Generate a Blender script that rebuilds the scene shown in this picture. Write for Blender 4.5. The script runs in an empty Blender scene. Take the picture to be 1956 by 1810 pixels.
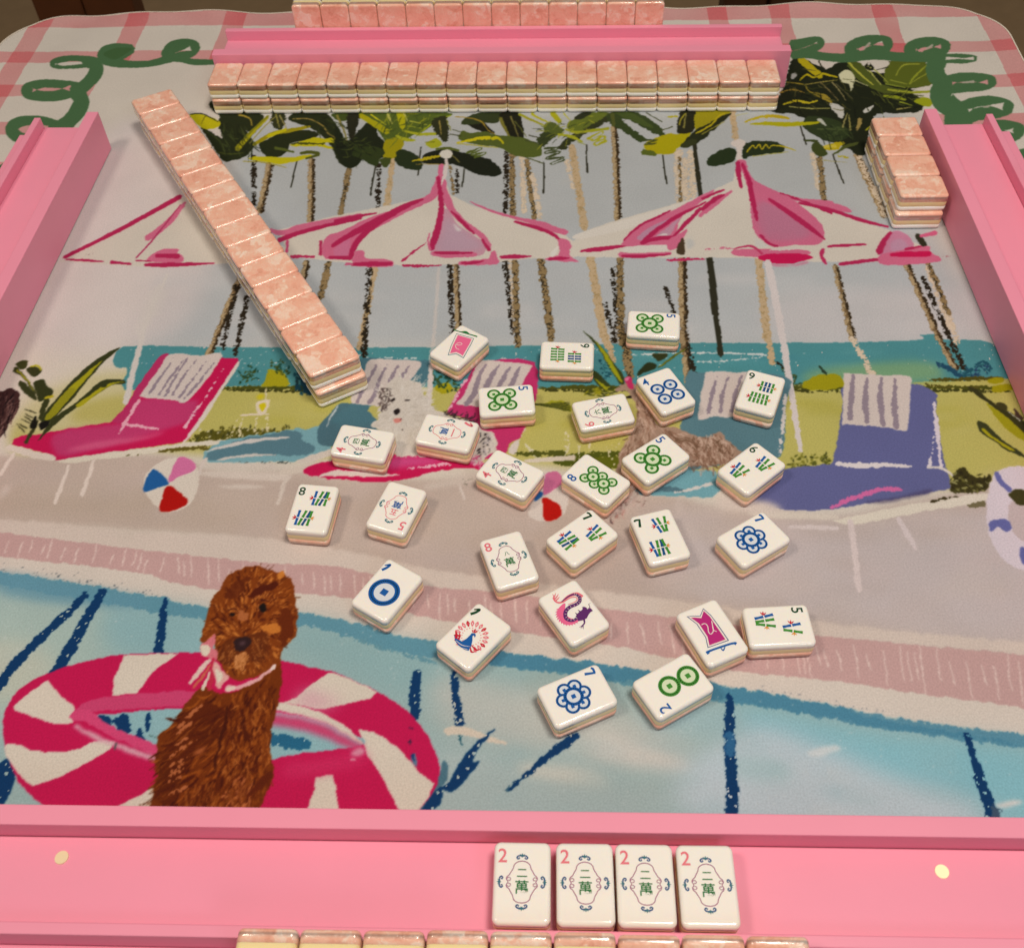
import bpy, bmesh, math, random
import numpy as np
from mathutils import Vector, Matrix

MM = 0.001
scene = bpy.context.scene
COL = scene.collection

# ------------------------------------------------------------------ camera
cam_d = bpy.data.cameras.new('camera')
cam = bpy.data.objects.new('camera', cam_d)
COL.objects.link(cam)
scene.camera = cam
cam_d.sensor_fit = 'HORIZONTAL'
cam_d.sensor_width = 36.0
cam_d.lens = 36.0 * 1991.248 / 1956.0
cam_d.shift_y = -(905.0 - 902.768) / 1956.0
cam_d.clip_start = 0.01
cam_d.clip_end = 60.0
cam.location = (0, 0, 0.424891)
cam.rotation_mode = 'QUATERNION'
_pitch, _roll = 0.8871326, -0.0382629
cam.rotation_quaternion = (Matrix.Rotation(math.pi / 2 - _pitch, 4, 'X') @ Matrix.Rotation(_roll, 4, 'Z')).to_quaternion()
cam_d.dof.use_dof = True
cam_d.dof.focus_distance = 0.53
cam_d.dof.aperture_fstop = 22.0

# ------------------------------------------------------------------ light of the room: ceiling lamps, a pale window behind the camera
world = bpy.data.worlds.new('World')
scene.world = world
world.use_nodes = True
_bg = world.node_tree.nodes['Background']
_bg.inputs['Color'].default_value = (0.92, 0.86, 0.82, 1)
_bg.inputs['Strength'].default_value = 0.14


def area(name, loc, target, power, size, size_y, color):
    d = bpy.data.lights.new(name, 'AREA')
    d.shape = 'RECTANGLE'
    d.size, d.size_y, d.energy, d.color = size, size_y, power, color
    o = bpy.data.objects.new(name, d)
    COL.objects.link(o)
    o.location = loc
    o.rotation_euler = (Vector(target) - Vector(loc)).to_track_quat('-Z', 'Y').to_euler()
    return o


area('ceiling_lamp', (0.34, 0.10, 1.55), (0.05, 0.40, 0), 15.0, 0.34, 0.34, (1.0, 0.87, 0.73))
area('second_ceiling_lamp', (-0.85, 0.02, 1.6), (-0.1, 0.42, 0), 9.0, 0.3, 0.3, (1.0, 0.82, 0.65))
area('window_behind_camera', (0.95, -1.25, 1.45), (0.05, 0.4, 0), 4.0, 0.5, 0.5, (0.86, 0.92, 1.0))

scene.view_settings.view_transform = 'Standard'
scene.view_settings.look = 'None'
scene.view_settings.exposure = 0.0
scene.view_settings.gamma = 1.0
scene.view_settings.use_curve_mapping = False
scene.cycles.use_denoising = True
scene.cycles.max_bounces = 8
# ------------------------------------------------------------------ printed picture of the mat
# A small brush engine: strokes and fills are laid on a raster in the mat's own plane (u, v in mm)
# and end up as colours of the mat's mesh.  Outlines were traced from the photograph, taken back
# to the mat's plane with the camera above.
CAM = dict(f=1991.248, pitch=0.8871326, roll=-0.0382629, H=424.891, cx=978.0, cy=902.768)
ALPHA = math.radians(-3.0)
U0, U1, V0, V1 = -441.0, 359.0, 35.0, 835.0
RES = 0.5
NW, NH = int((U1 - U0) / RES) + 1, int((V1 - V0) / RES) + 1


def unproj(x, y, z=0.0):
    x = np.asarray(x, float) - CAM['cx']
    y = np.asarray(y, float) - CAM['cy']
    cr, sr = math.cos(CAM['roll']), math.sin(CAM['roll'])
    a, b = cr * x + sr * y, -sr * x + cr * y
    c, s, f = math.cos(CAM['pitch']), math.sin(CAM['pitch']), CAM['f']
    dz = -s - b / f * c
    dy = c - b / f * s
    k = (z - CAM['H']) / dz
    return a / f * k, dy * k


def to_mat(X, Y):
    ca, sa = math.cos(ALPHA), math.sin(ALPHA)
    return X * ca + Y * sa, -X * sa + Y * ca


def from_mat(u, v):
    ca, sa = math.cos(ALPHA), math.sin(ALPHA)
    return u * ca - v * sa, u * sa + v * ca


_rg = np.random.RandomState(7)


def _gauss_noise(mm, aniso=1.0):
    n = _rg.standard_normal((NH, NW)).astype(np.float32)
    fy = np.fft.fftfreq(NH)[:, None]
    fx = np.fft.rfftfreq(NW)[None, :]
    s = mm / RES
    k = np.exp(-2 * (math.pi * s) ** 2 * ((fx * aniso) ** 2 + fy ** 2))
    o = np.fft.irfft2(np.fft.rfft2(n) * k, s=(NH, NW)).astype(np.float32)
    return (o - o.mean()) / o.std()


def _rank(a):
    h, e = np.histogram(a, 4096)
    c = np.cumsum(h) / a.size
    return np.interp(a, e[1:], c).astype(np.float32)


NA, NB = _gauss_noise(1.0), _gauss_noise(1.0)
NC = _gauss_noise(9.0)
ND = _gauss_noise(26.0, 3.0)
CHALK = _rank(_gauss_noise(0.36) + 0.6 * _gauss_noise(1.1))
SPECK = _rank(_gauss_noise(0.45))
CAN = np.zeros((NH, NW, 3), np.float32)

REG = dict(W=(0, 0, 1), c1=(0, 0, 2.784), c2=(650, 0, 2.784), c3=(1256, 0, 2.784), c4=(0, 600, 2.784),
           c5=(600, 560, 2.784), c6=(1256, 600, 2.784), c7=(0, 1160, 2.784), c8=(600, 1160, 2.784),
           A=(340, 190, 5.569), B=(640, 190, 5.569), C=(940, 190, 5.569), D=(1240, 190, 5.569),
           E=(1460, 60, 5.569), F=(0, 620, 5.569), G=(340, 620, 5.569), K=(370, 1060, 7.24),
           R1=(800, 560, 5.569), R2=(1060, 560, 5.569), R3=(1200, 660, 5.569), R4=(520, 780, 5.569),
           R5=(860, 820, 5.569), R6=(1020, 900, 5.569), R7=(1180, 920, 5.569), R8=(640, 1020, 5.569),
           P=(1250, 1230, 2.77), M=(670, 640, 5.569), TL=(0, 0, 3.493), TR=(1400, 0, 3.518),
           TU=(0, 1200, 5.171), DB=(280, 1250, 5.589), TB=(560, 1250, 4.657), RE=(1740, 560, 6.032))
_reg = [REG['W']]


def at(name):
    _reg[0] = REG[name]


def _pts(s):
    a = np.array(s, float).reshape(-1, 2)
    return a


def _canvas(pts):
    r = _reg[0]
    X, Y = unproj(r[0] + pts[:, 0] / r[2], r[1] + pts[:, 1] / r[2])
    u, v = to_mat(X, Y)
    return np.stack([(u - U0) / RES, (V1 - v) / RES], 1)


def _spline(p, closed, n=6):
    m = len(p)
    if m < 3 and not closed:
        t = np.linspace(0, 1, n)[:, None]
        return p[0] * (1 - t) + p[-1] * t
    out = []
    rng = range(m) if closed else range(m - 1)
    for i in rng:
        if closed:
            a, b, c, d = p[(i - 1) % m], p[i], p[(i + 1) % m], p[(i + 2) % m]
        else:
            a, b, c, d = p[max(i - 1, 0)], p[i], p[i + 1], p[min(i + 2, m - 1)]
        t = np.linspace(0, 1, n, endpoint=False)[:, None]
        out.append(0.5 * (2 * b + (c - a) * t + (2 * a - 5 * b + 4 * c - d) * t ** 2 + (3 * b - a - 3 * c + d) * t ** 3))
    if not closed:
        out.append(p[-1:])
    return np.concatenate(out)


def _box(m, r):
    r = int(r)
    if r < 1:
        return m
    for ax in (0, 1):
        pad = [(0, 0), (0, 0)]
        pad[ax] = (r + 1, r)
        c = np.cumsum(np.pad(m, pad), axis=ax, dtype=np.float32)
        n = m.shape[ax]
        if ax == 0:
            m = (c[2 * r + 1:2 * r + 1 + n] - c[:n]) / (2 * r + 1)
        else:
            m = (c[:, 2 * r + 1:2 * r + 1 + n] - c[:, :n]) / (2 * r + 1)
    return m


def _fill(cp, col, alpha=1.0, rough=0.5, chalk=0.0, soft=0.0, speck=0.0):
    rough *= 0.30
    pad = int(4 + soft / RES * 3 + 3 * rough / RES)
    x0, y0 = np.floor(cp.min(0)).astype(int) - pad
    x1, y1 = np.ceil(cp.max(0)).astype(int) + pad
    x0, y0, x1, y1 = max(x0, 0), max(y0, 0), min(x1, NW), min(y1, NH)
    if x1 <= x0 or y1 <= y0:
        return
    sl = (slice(y0, y1), slice(x0, x1))
    gy, gx = np.mgrid[y0:y1, x0:x1].astype(np.float32)
    if rough:
        gx = gx + rough / RES * NA[sl]
        gy = gy + rough / RES * NB[sl]
    ins = np.zeros(gx.shape, bool)
    q = np.roll(cp, -1, axis=0)
    for (ax, ay), (bx, by) in zip(cp, q):
        if ay == by:
            continue
        if max(ay, by) < y0 - 8 or min(ay, by) > y1 + 8:
            continue
        lo, hi = (ay, by) if ay < by else (by, ay)
        r0 = int(max(0, lo - y0 - 4 - 4 * rough / RES))
        r1 = int(min(y1 - y0, hi - y0 + 5 + 4 * rough / RES))
        if r1 <= r0:
            continue
        Y = gy[r0:r1]
        c = ((ay > Y) != (by > Y)) & (gx[r0:r1] < (bx - ax) * (Y - ay) / (by - ay) + ax)
        ins[r0:r1] ^= c
    m = ins.astype(np.float32)
    if chalk > 0:
        mb = _box(_box(m, 1), 1)
        th = np.maximum((1 - chalk) * 0.5 + chalk * CHALK[sl], 0.2)
        m = (mb > th).astype(np.float32)
        m = 0.55 * m + 0.45 * _box(m, 1)
    elif soft > 0:
        r = max(1, int(soft / RES / 2))
        m = _box(_box(_box(m, r), r), r)
    else:
        m = 0.35 * m + 0.65 * _box(m, 1)
    if speck > 0:
        m = m * (SPECK[sl] > speck)
    m = (m * alpha)[..., None]
    CAN[sl] = CAN[sl] * (1 - m) + np.array(col, np.float32) / 255.0 * m


def P(s, col, smooth=True, **k):
    p = _pts(s)
    if smooth:
        p = _spline(p, True, 4)
    _fill(_canvas(p), col, **k)


def S(s, w, col, **k):
    p = _pts(s)
    n = len(p)
    w = np.array(w if isinstance(w, (list, tuple)) else [w, w], float)
    p = _spline(p, False, 6)
    t = np.linspace(0, 1, len(p))
    ww = np.interp(t, np.linspace(0, 1, len(w)), w) / 2
    d = np.gradient(p, axis=0)
    d /= np.maximum(np.hypot(d[:, 0], d[:, 1]), 1e-6)[:, None]
    nrm = np.stack([-d[:, 1], d[:, 0]], 1)
    a, b = p + nrm * ww[:, None], p - nrm * ww[:, None]
    e0 = p[0] - d[0] * ww[0] * 0.8
    e1 = p[-1] + d[-1] * ww[-1] * 0.8
    _fill(_canvas(np.concatenate([[e0], a, [e1], b[::-1]])), col, **k)


def _inside(p, x, y):
    r = False
    for i in range(len(p)):
        (ax, ay), (bx, by) = p[i - 1], p[i]
        if (ay > y) != (by > y) and x < (bx - ax) * (y - ay) / (by - ay) + ax:
            r = not r
    return r


_rr = random.Random(3)


def fur(s, n, length, width, cols, ang, spread=0.4, shrink=1.0, **k):
    p = _pts(s)
    p = p.mean(0) + (p - p.mean(0)) * shrink
    lo, hi = p.min(0), p.max(0)
    c = 0
    g = 0
    while c < n and g < n * 30:
        g += 1
        x, y = _rr.uniform(lo[0], hi[0]), _rr.uniform(lo[1], hi[1])
        if not _inside(p, x, y):
            continue
        c += 1
        a = (ang(x, y) if callable(ang) else ang) + _rr.gauss(0, spread)
        l = length * _rr.uniform(0.5, 1.3)
        b = a + _rr.gauss(0, 0.3)
        S([x, y, x + l * .5 * math.cos(a), y + l * .5 * math.sin(a),
           x + l * .5 * math.cos(a) + l * .5 * math.cos(b), y + l * .5 * math.sin(a) + l * .5 * math.sin(b)],
          [width * .5, width * _rr.uniform(.6, 1.2), width * .2], _rr.choice(cols), rough=0.25, **k)


WHITE = (206, 194, 178)
UMB = (203, 192, 176)
SKY = (174, 175, 173)
PATIO = (186, 166, 152)
TEAL = (74, 134, 137)
LAWN = (180, 170, 92)
PINK = (200, 100, 128)
HOT = (172, 34, 78)
MAG = (190, 18, 74)
DK = (36, 42, 20)
OLV = (84, 92, 34)
YEL = (186, 174, 16)
LIME = (160, 160, 34)
TAN = (164, 138, 96)
BRN = (108, 84, 54)
BLK = (40, 32, 20)
NAVY = (4, 52, 94)


def paint_mat():
    # ---------------- ground of the print, border check
    CAN[:] = np.array(WHITE, np.float32) / 255
    gy, gx = np.mgrid[0:NH, 0:NW].astype(np.float32)
    u = U0 + gx * RES + 0.5 * NC
    v = V1 - gy * RES + 0.5 * NC
    bands_u = [(-427, -410), (-347, -330), (-266, -248), (-184, -167), (-102, -85), (-20, -3), (62, 79), (130, 146), (179, 195), (262, 279), (343, 360)]
    bands_v = [(816, 835), (762, 778), (713, 730), (662, 679), (611, 628), (560, 577), (509, 526), (458, 475), (407, 424), (356, 373), (305, 322), (254, 271), (203, 220), (152, 169), (101, 118), (50, 67)]
    inner = (u > -347) & (u < 279) & (v < 762) & (v > 101)
    cov = np.zeros((NH, NW), np.float32)
    mul = np.ones((NH, NW, 3), np.float32)
    pk = np.array([0.985, 0.73, 0.76], np.float32)
    for lst, w in ((bands_u, u), (bands_v, v)):
        hit = np.zeros((NH, NW), bool)
        for a, b in lst:
            hit |= (w > a) & (w < b)
        hit &= ~inner
        f = hit.astype(np.float32)[..., None] * (0.93 + 0.05 * NC)[..., None]
        mul *= 1 - f * (1 - pk)
    CAN[:] = CAN * mul
    # ---------------- sky wash
    at('W')
    P([470, 235, 820, 212, 1640, 200, 1760, 300, 1800, 470, 1900, 660, 1200, 672, 560, 676, 260, 672, 300, 560, 330, 470, 420, 380], SKY, soft=16)
    P([540, 250, 1640, 215, 1700, 400, 1500, 470, 1000, 440, 620, 420], (172, 172, 168), soft=14, alpha=.8)
    P([200, 250, 400, 230, 420, 420, 330, 640, 60, 660, 110, 480], (205, 192, 186), soft=14, alpha=.8)
    P([1500, 560, 1900, 560, 1900, 640, 1500, 650], (196, 186, 182), soft=10, alpha=.6)
    for k in range(26):
        x, y = _rr.uniform(260, 1800), _rr.uniform(480, 640)
        S([x, y, x + _rr.uniform(60, 200), y + _rr.uniform(-6, 6)], _rr.uniform(10, 26), _rr.choice([(190, 186, 182), (178, 176, 172), (198, 190, 184)]), soft=5, alpha=.35)
    # ---------------- lawn
    P([30, 800, 120, 740, 240, 715, 500, 735, 800, 730, 1500, 728, 1956, 722, 1990, 900, 1956, 930, 1500, 920, 900, 880, 420, 870, 200, 850, 40, 870], LAWN, soft=5)
    P([40, 760, 240, 700, 260, 780, 200, 810, 60, 830], (200, 188, 150), soft=9, alpha=.8)
    P([160, 770, 250, 755, 240, 800, 140, 805], (176, 164, 84), soft=5, alpha=.8)
    for k in range(70):
        x, y = _rr.uniform(430, 1900), _rr.uniform(755, 860)
        S([x, y, x + _rr.uniform(30, 90), y + _rr.uniform(-3, 3)], _rr.uniform(6, 16), _rr.choice([(170, 160, 64), (188, 178, 108), (162, 152, 54), (178, 168, 90)]), soft=3, alpha=.4)
    # ---------------- sea
    P([216, 690, 226, 668, 262, 660, 420, 663, 700, 664, 1000, 660, 1300, 655, 1500, 655, 1745, 650, 1758, 640, 1790, 638, 1806, 648, 1890, 654, 1930, 700, 1940, 722, 1500, 735, 1100, 742, 700, 738, 440, 738, 300, 742, 236, 744, 242, 706, 224, 702], TEAL, rough=.7, speck=.004)
    for k in range(60):
        x, y = _rr.uniform(250, 1850), _rr.uniform(664, 730)
        S([x, y, x + _rr.uniform(40, 130), y + _rr.uniform(-2, 2)], _rr.uniform(5, 12), _rr.choice([(72, 134, 140), (82, 142, 146), (66, 126, 136), (90, 146, 146)]), soft=2, alpha=.4)
    P([1560, 706, 1760, 690, 1800, 712, 1780, 728, 1560, 735], (122, 156, 110), soft=5, alpha=.85)
    S([455, 694, 600, 692], 1.6, (196, 196, 190), chalk=.5)
    S([250, 693, 300, 694], 1.3, (176, 190, 188), chalk=.7)
    S([700, 683, 820, 685, 1000, 686], 1.6, (190, 196, 190), chalk=.5)
    S([1207, 677, 1320, 674, 1400, 675, 1468, 678], 3, (196, 198, 192), chalk=.4)
    S([1330, 691, 1400, 688, 1468, 680], 2, (190, 196, 190), chalk=.5)
    for k in range(90):
        x, y = _rr.uniform(250, 1880), _rr.uniform(664, 728)
        S([x, y, x + 1.6, y], 1.6, (190, 200, 194))
    # hedge and bushes at the far side of the lawn
    for a, b in ((424, 590), (870, 1010), (1030, 1210), (1420, 1500), (1500, 1610), (1740, 1930)):
        S([a, 742, (a + b) / 2, 740, b, 741], [5, 9, 7], (72, 74, 18), chalk=.9)
        S([a, 745, b, 747], [3, 6, 3], (60, 60, 20), chalk=1.2)
    P([508, 725, 512, 708, 530, 706, 545, 716, 552, 736, 500, 738], (158, 148, 22), rough=1.2)
    P([832, 745, 840, 732, 858, 732, 866, 745, 850, 752], (160, 150, 20), rough=1)
    P([1540, 728, 1570, 714, 1600, 716, 1614, 734, 1580, 744, 1535, 742], (152, 142, 16), rough=1.2)
    P([1896, 738, 1930, 734, 1936, 744, 1900, 748], (152, 142, 10), rough=.6)
    for x, y in ((470, 718), (482, 708), (530, 700), (540, 706), (830, 715), (850, 708), (866, 716), (1000, 745)):
        fur([x - 12, y - 10, x + 12, y - 10, x + 14, y + 16, x - 14, y + 16], 16, 7, 4, [(40, 62, 26), (24, 70, 60), (58, 70, 24)], -1.2, 1.2)
    fur([820, 700, 880, 712, 880, 748, 820, 745], 40, 7, 4, [(30, 60, 36), (20, 64, 60), (58, 70, 24)], -1.2, 1.4)
    fur([1490, 700, 1520, 720, 1530, 745, 1496, 745], 30, 8, 4, [(40, 62, 26), (30, 60, 40), (70, 74, 24)], -1.0, 1.0)
    S([1563, 698, 1580, 716], [6, 4], (40, 58, 40), chalk=.6)
    fur([560, 690, 584, 690, 600, 748, 566, 748], 46, 12, 6, [(18, 60, 78), (24, 74, 88), (30, 56, 60)], 1.2, .6)
    S([548, 664, 570, 700, 592, 748], [5, 12, 20], (22, 60, 76), chalk=.7)
    # dark verge under the loungers on the left
    P([362, 845, 376, 828, 440, 820, 540, 822, 590, 830, 545, 842, 440, 852, 360, 850], (84, 78, 20), rough=1.6, chalk=1.15)
    fur([370, 818, 590, 818, 580, 845, 366, 850], 130, 7, 4, [(70, 66, 14), (104, 96, 34), (196, 186, 150), (60, 60, 24)], -1.4, .6)
    P([1060, 880, 1080, 868, 1180, 862, 1185, 874, 1090, 890], (76, 82, 18), rough=1.4, chalk=1.1)
    P([1120, 878, 1185, 872, 1188, 892, 1110, 898], (92, 96, 16), rough=1.2, chalk=1.0)
    fur([1500, 872, 1590, 868, 1580, 892, 1500, 898], 60, 7, 5, [(84, 86, 26), (120, 116, 40), (56, 60, 20)], -1, 1)
    # ---------------- patio
    P([-60, 880, 60, 872, 200, 868, 330, 872, 420, 900, 560, 900, 640, 916, 820, 916, 930, 912, 1010, 905, 1180, 940, 1290, 948, 1380, 970, 1600, 985, 1760, 955, 2030, 940, 2030, 1260, 1600, 1205, 1200, 1145, 820, 1098, 500, 1032, 200, 1008, -60, 985], PATIO, soft=3)
    P([1250, 985, 1600, 1000, 2000, 970, 2000, 1230, 1600, 1190, 1250, 1120], (186, 173, 170), soft=14, alpha=.9)
    P([700, 1060, 1200, 1060, 1250, 1150, 900, 1110, 700, 1070], (176, 156, 146), soft=14, alpha=.6)
    P([-40, 930, 500, 960, 520, 1010, 200, 990, -40, 975], (180, 160, 142), soft=8, alpha=.7)
    for k in range(160):
        x, y = _rr.uniform(-30, 1980), _rr.uniform(900, 1180)
        if y > 1000 + x * .11:
            continue
        S([x, y, x + _rr.uniform(40, 130), y + _rr.uniform(-4, 12)], _rr.uniform(8, 26), _rr.choice([(194, 176, 162), (178, 158, 146), (184, 166, 158), (196, 176, 170)]), soft=5, alpha=.3)
    # ---------------- coping, brick band, coping
    top = [-60, 984, 0, 991, 250, 1013, 503, 1027, 682, 1056, 820, 1086, 980, 1108, 1178, 1132, 1400, 1160, 1588, 1190, 1960, 1227, 2030, 1235]
    mid = [-60, 1010, 0, 1016, 250, 1047, 503, 1074, 640, 1082, 810, 1117, 981, 1134, 1178, 1165, 1223, 1170, 1400, 1192, 1588, 1216, 1960, 1250, 2030, 1258]
    low = [-60, 1056, 0, 1063, 250, 1092, 395, 1125, 640, 1139, 810, 1178, 981, 1207, 1178, 1234, 1395, 1280, 1588, 1300, 1760, 1326, 1960, 1352, 2030, 1360]
    poo = [-60, 1082, 0, 1090, 250, 1131, 395, 1158, 600, 1172, 740, 1208, 820, 1223, 981, 1247, 1178, 1272, 1395, 1311, 1588, 1345, 1700, 1368, 1960, 1402, 2030, 1410]

    def between(a, b):
        a, b = _pts(a), _pts(b)
        return np.concatenate([_spline(a, False, 5), _spline(b, False, 5)[::-1]]).ravel()

    P(between(top, mid), (204, 186, 172), smooth=False, soft=1.6, rough=1.2)
    P(between(mid, low), (190, 152, 146), smooth=False, rough=.9)
    P(between(low, poo), (206, 192, 178), smooth=False, rough=.9)
    tm, tl = _spline(_pts(mid), False, 5), _spline(_pts(low), False, 5)
    x = -20
    while x < 1980:
        ya, yb = np.interp(x, tm[:, 0], tm[:, 1]), np.interp(x, tl[:, 0], tl[:, 1])
        f0, f1 = _rr.uniform(0, .35), _rr.uniform(.65, 1)
        lean = 10 if x > 1200 else (-9 if x < 330 else 2)
        S([x, ya + (yb - ya) * f0, x + lean * .5, ya + (yb - ya) * .5, x + lean, ya + (yb - ya) * f1], [1.8, 3.2, 2.0], (214, 186, 176), rough=.5)
        x += _rr.uniform(10, 34)
    for k in range(60):
        x = _rr.uniform(0, 300)
        y = np.interp(x, _pts(poo)[:, 0], _pts(poo)[:, 1]) - abs(_rr.gauss(0, 9))
        S([x, y, x + 1.4, y], _rr.uniform(1, 2.4), (60, 70, 80))
    for k in range(30):
        x = _rr.uniform(1390, 1700)
        y = np.interp(x, _pts(poo)[:, 0], _pts(poo)[:, 1]) - abs(_rr.gauss(0, 5))
        S([x, y, x + 1.4, y], 1.8, (90, 96, 110))
    # ---------------- pool water
    wat = np.concatenate([_spline(_pts(poo), False, 5), [[2160, 1745], [-180, 1745]]]).ravel()
    P(wat, (150, 172, 168), smooth=False, rough=.9)
    P([-60, 1150, 300, 1180, 420, 1240, 200, 1280, -60, 1420], (168, 184, 172), soft=14, alpha=.7)
    P([-40, 1230, 60, 1230, 120, 1300, 20, 1340, -40, 1330], (192, 188, 168), soft=8, alpha=.7)
    P([210, 1160, 400, 1170, 420, 1260, 220, 1250], (132, 170, 174), soft=9, alpha=.8)
    P([560, 1180, 800, 1230, 1000, 1280, 1000, 1340, 780, 1330, 560, 1240], (136, 168, 168), soft=10, alpha=.8)
    P([840, 1290, 1100, 1330, 1300, 1400, 1300, 1470, 1000, 1430, 840, 1380], (184, 182, 172), soft=10, alpha=.85)
    P([850, 1420, 1000, 1460, 1250, 1500, 1300, 1560, 900, 1580, 800, 1520], (164, 176, 172), soft=10, alpha=.8)
    P([1000, 1455, 1120, 1470, 1160, 1500, 1010, 1480], (206, 196, 180), soft=4, alpha=.8)
    P([1150, 1400, 1300, 1450, 1310, 1480, 1140, 1440], (208, 196, 184), soft=5, alpha=.7)
    P([1420, 1350, 1700, 1400, 2000, 1440, 2000, 1580, 1750, 1540, 1500, 1440, 1420, 1400], (128, 178, 186), soft=9, alpha=.95)
    P([1430, 1390, 1560, 1420, 1700, 1480, 1860, 1530, 1860, 1590, 1400, 1590, 1290, 1500], (184, 194, 198), soft=9, alpha=.95)
    P([1400, 1440, 1500, 1460, 1500, 1490, 1400, 1480], (160, 184, 184), soft=5, alpha=.8)
    P([1250, 1340, 1420, 1360, 1400, 1400, 1240, 1390], (150, 176, 178), soft=7, alpha=.8)
    for k in range(150):
        x, y = _rr.uniform(-20, 1960), _rr.uniform(1200, 1590)
        if y < 1190 + x * .125 + 40:
            continue
        l = _rr.uniform(40, 160)
        S([x, y, x + l * .5, y + l * .07, x + l, y + l * .2], [4, _rr.uniform(8, 22), 3], _rr.choice([(140, 172, 174), (168, 186, 184), (192, 190, 182), (150, 176, 176), (128, 166, 172)]), soft=4, alpha=.35)
    # darker line under the coping
    pl = _spline(_pts(poo), False, 5)
    band = [(-60, 24), (250, 30), (560, 24), (740, 34), (981, 28), (1178, 32), (1395, 32), (1588, 24), (1800, 22), (2030, 22)]
    off = np.interp(pl[:, 0], [b[0] for b in band], [b[1] for b in band])
    lowb = pl.copy()
    lowb[:, 1] += off
    up = pl.copy()
    up[:, 1] += np.interp(pl[:, 0], [0, 1600, 1650, 1960], [0, 0, 6, 20])
    P(np.concatenate([up, lowb[::-1]]).ravel(), (92, 140, 154), smooth=False, rough=1.4, chalk=.75)
    m = pl[pl[:, 0] > 860]
    P(np.concatenate([m + [0, 1], m[::-1] + [0, 27]]).ravel(), (66, 122, 146), smooth=False, rough=1.6, chalk=.8, alpha=.75)
    P([0, 1092, 120, 1114, 260, 1138, 260, 1160, 100, 1150, 0, 1130], (96, 142, 158), soft=4, alpha=.8)
    at('R8')
    S([200, 1110, 600, 1240, 1080, 1380], [20, 34, 26], (98, 142, 152), chalk=1.0)
    at('W')
    for k in range(420):
        x, y = _rr.uniform(0, 1956), _rr.uniform(1110, 1560)
        if y < 1095 + x * .16:
            continue
        S([x, y, x + 1.3, y], _rr.uniform(.9, 2.0), (204, 206, 200), alpha=.8)
    at('P')
    P([800, 580, 870, 545, 950, 535, 985, 555, 930, 575, 860, 600], (206, 206, 202), soft=1.6, alpha=.8)
    P([1800, 850, 1920, 825, 1945, 835, 1860, 862], (214, 204, 196), soft=1.2)
    # ---------------- lane strokes in the pool
    at('W')
    S([163, 1135, 140, 1160, 45, 1250, -20, 1330], [12, 15, 18, 20], NAVY, chalk=.6, speck=.02)
    S([197, 1128, 150, 1210, 100, 1300], [17, 21, 24], NAVY, chalk=.6, speck=.03)
    S([316, 1146, 309, 1195, 302, 1250], [10, 17, 19], NAVY, chalk=.6, speck=.04)
    P([8, 1448, 30, 1478, 8, 1534, -30, 1600, -40, 1540], NAVY, rough=.8, speck=.05)
    at('TB')
    S([1105, 150, 1080, 350, 1075, 560], [70, 90, 105], NAVY, chalk=.6, speck=.05)
    S([1430, 150, 1440, 350, 1490, 640], [56, 78, 80], NAVY, chalk=.75, speck=.1)
    S([1495, 720, 1500, 800], [50, 20], (40, 90, 104), chalk=1.0)
    P([1340, 660, 1400, 640, 1560, 650, 1700, 700, 1880, 770, 1880, 800, 1700, 760, 1520, 710, 1370, 710], (206, 190, 170), rough=.6)
    P([1320, 960, 1370, 960, 1380, 1080, 1300, 1200, 1080, 1440, 1040, 1440, 1260, 1150], (62, 100, 116), rough=.8, alpha=.9)
    P([1800, 650, 1700, 770, 1600, 940, 1660, 950, 1560, 1080, 1420, 1215, 1330, 1210, 1340, 1270, 1230, 1400, 1100, 1440, 1240, 1230, 1360, 1150, 1440, 1030, 1540, 880, 1640, 770], NAVY, rough=.8, speck=.03)
    S([1960, 1130, 1910, 1200], [30, 40], (54, 92, 112), chalk=.9)
    at('W')
    S([1098, 1406, 1040, 1450, 972, 1507], [20, 14, 5], NAVY, chalk=.7, speck=.03)
    S([1395, 1326, 1393, 1400, 1396, 1470, 1401, 1590], [12, 20, 22, 28], NAVY, chalk=.7, speck=.05)
    S([1393, 1402, 1395, 1440], [18, 20], (60, 112, 150), chalk=1.0, alpha=.7)
    S([1846, 1400, 1870, 1480, 1905, 1590], [9, 18, 30], NAVY, chalk=.6, speck=.05)
    S([1896, 1540, 1904, 1556], [14, 22], (60, 80, 100), chalk=.9)
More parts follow.
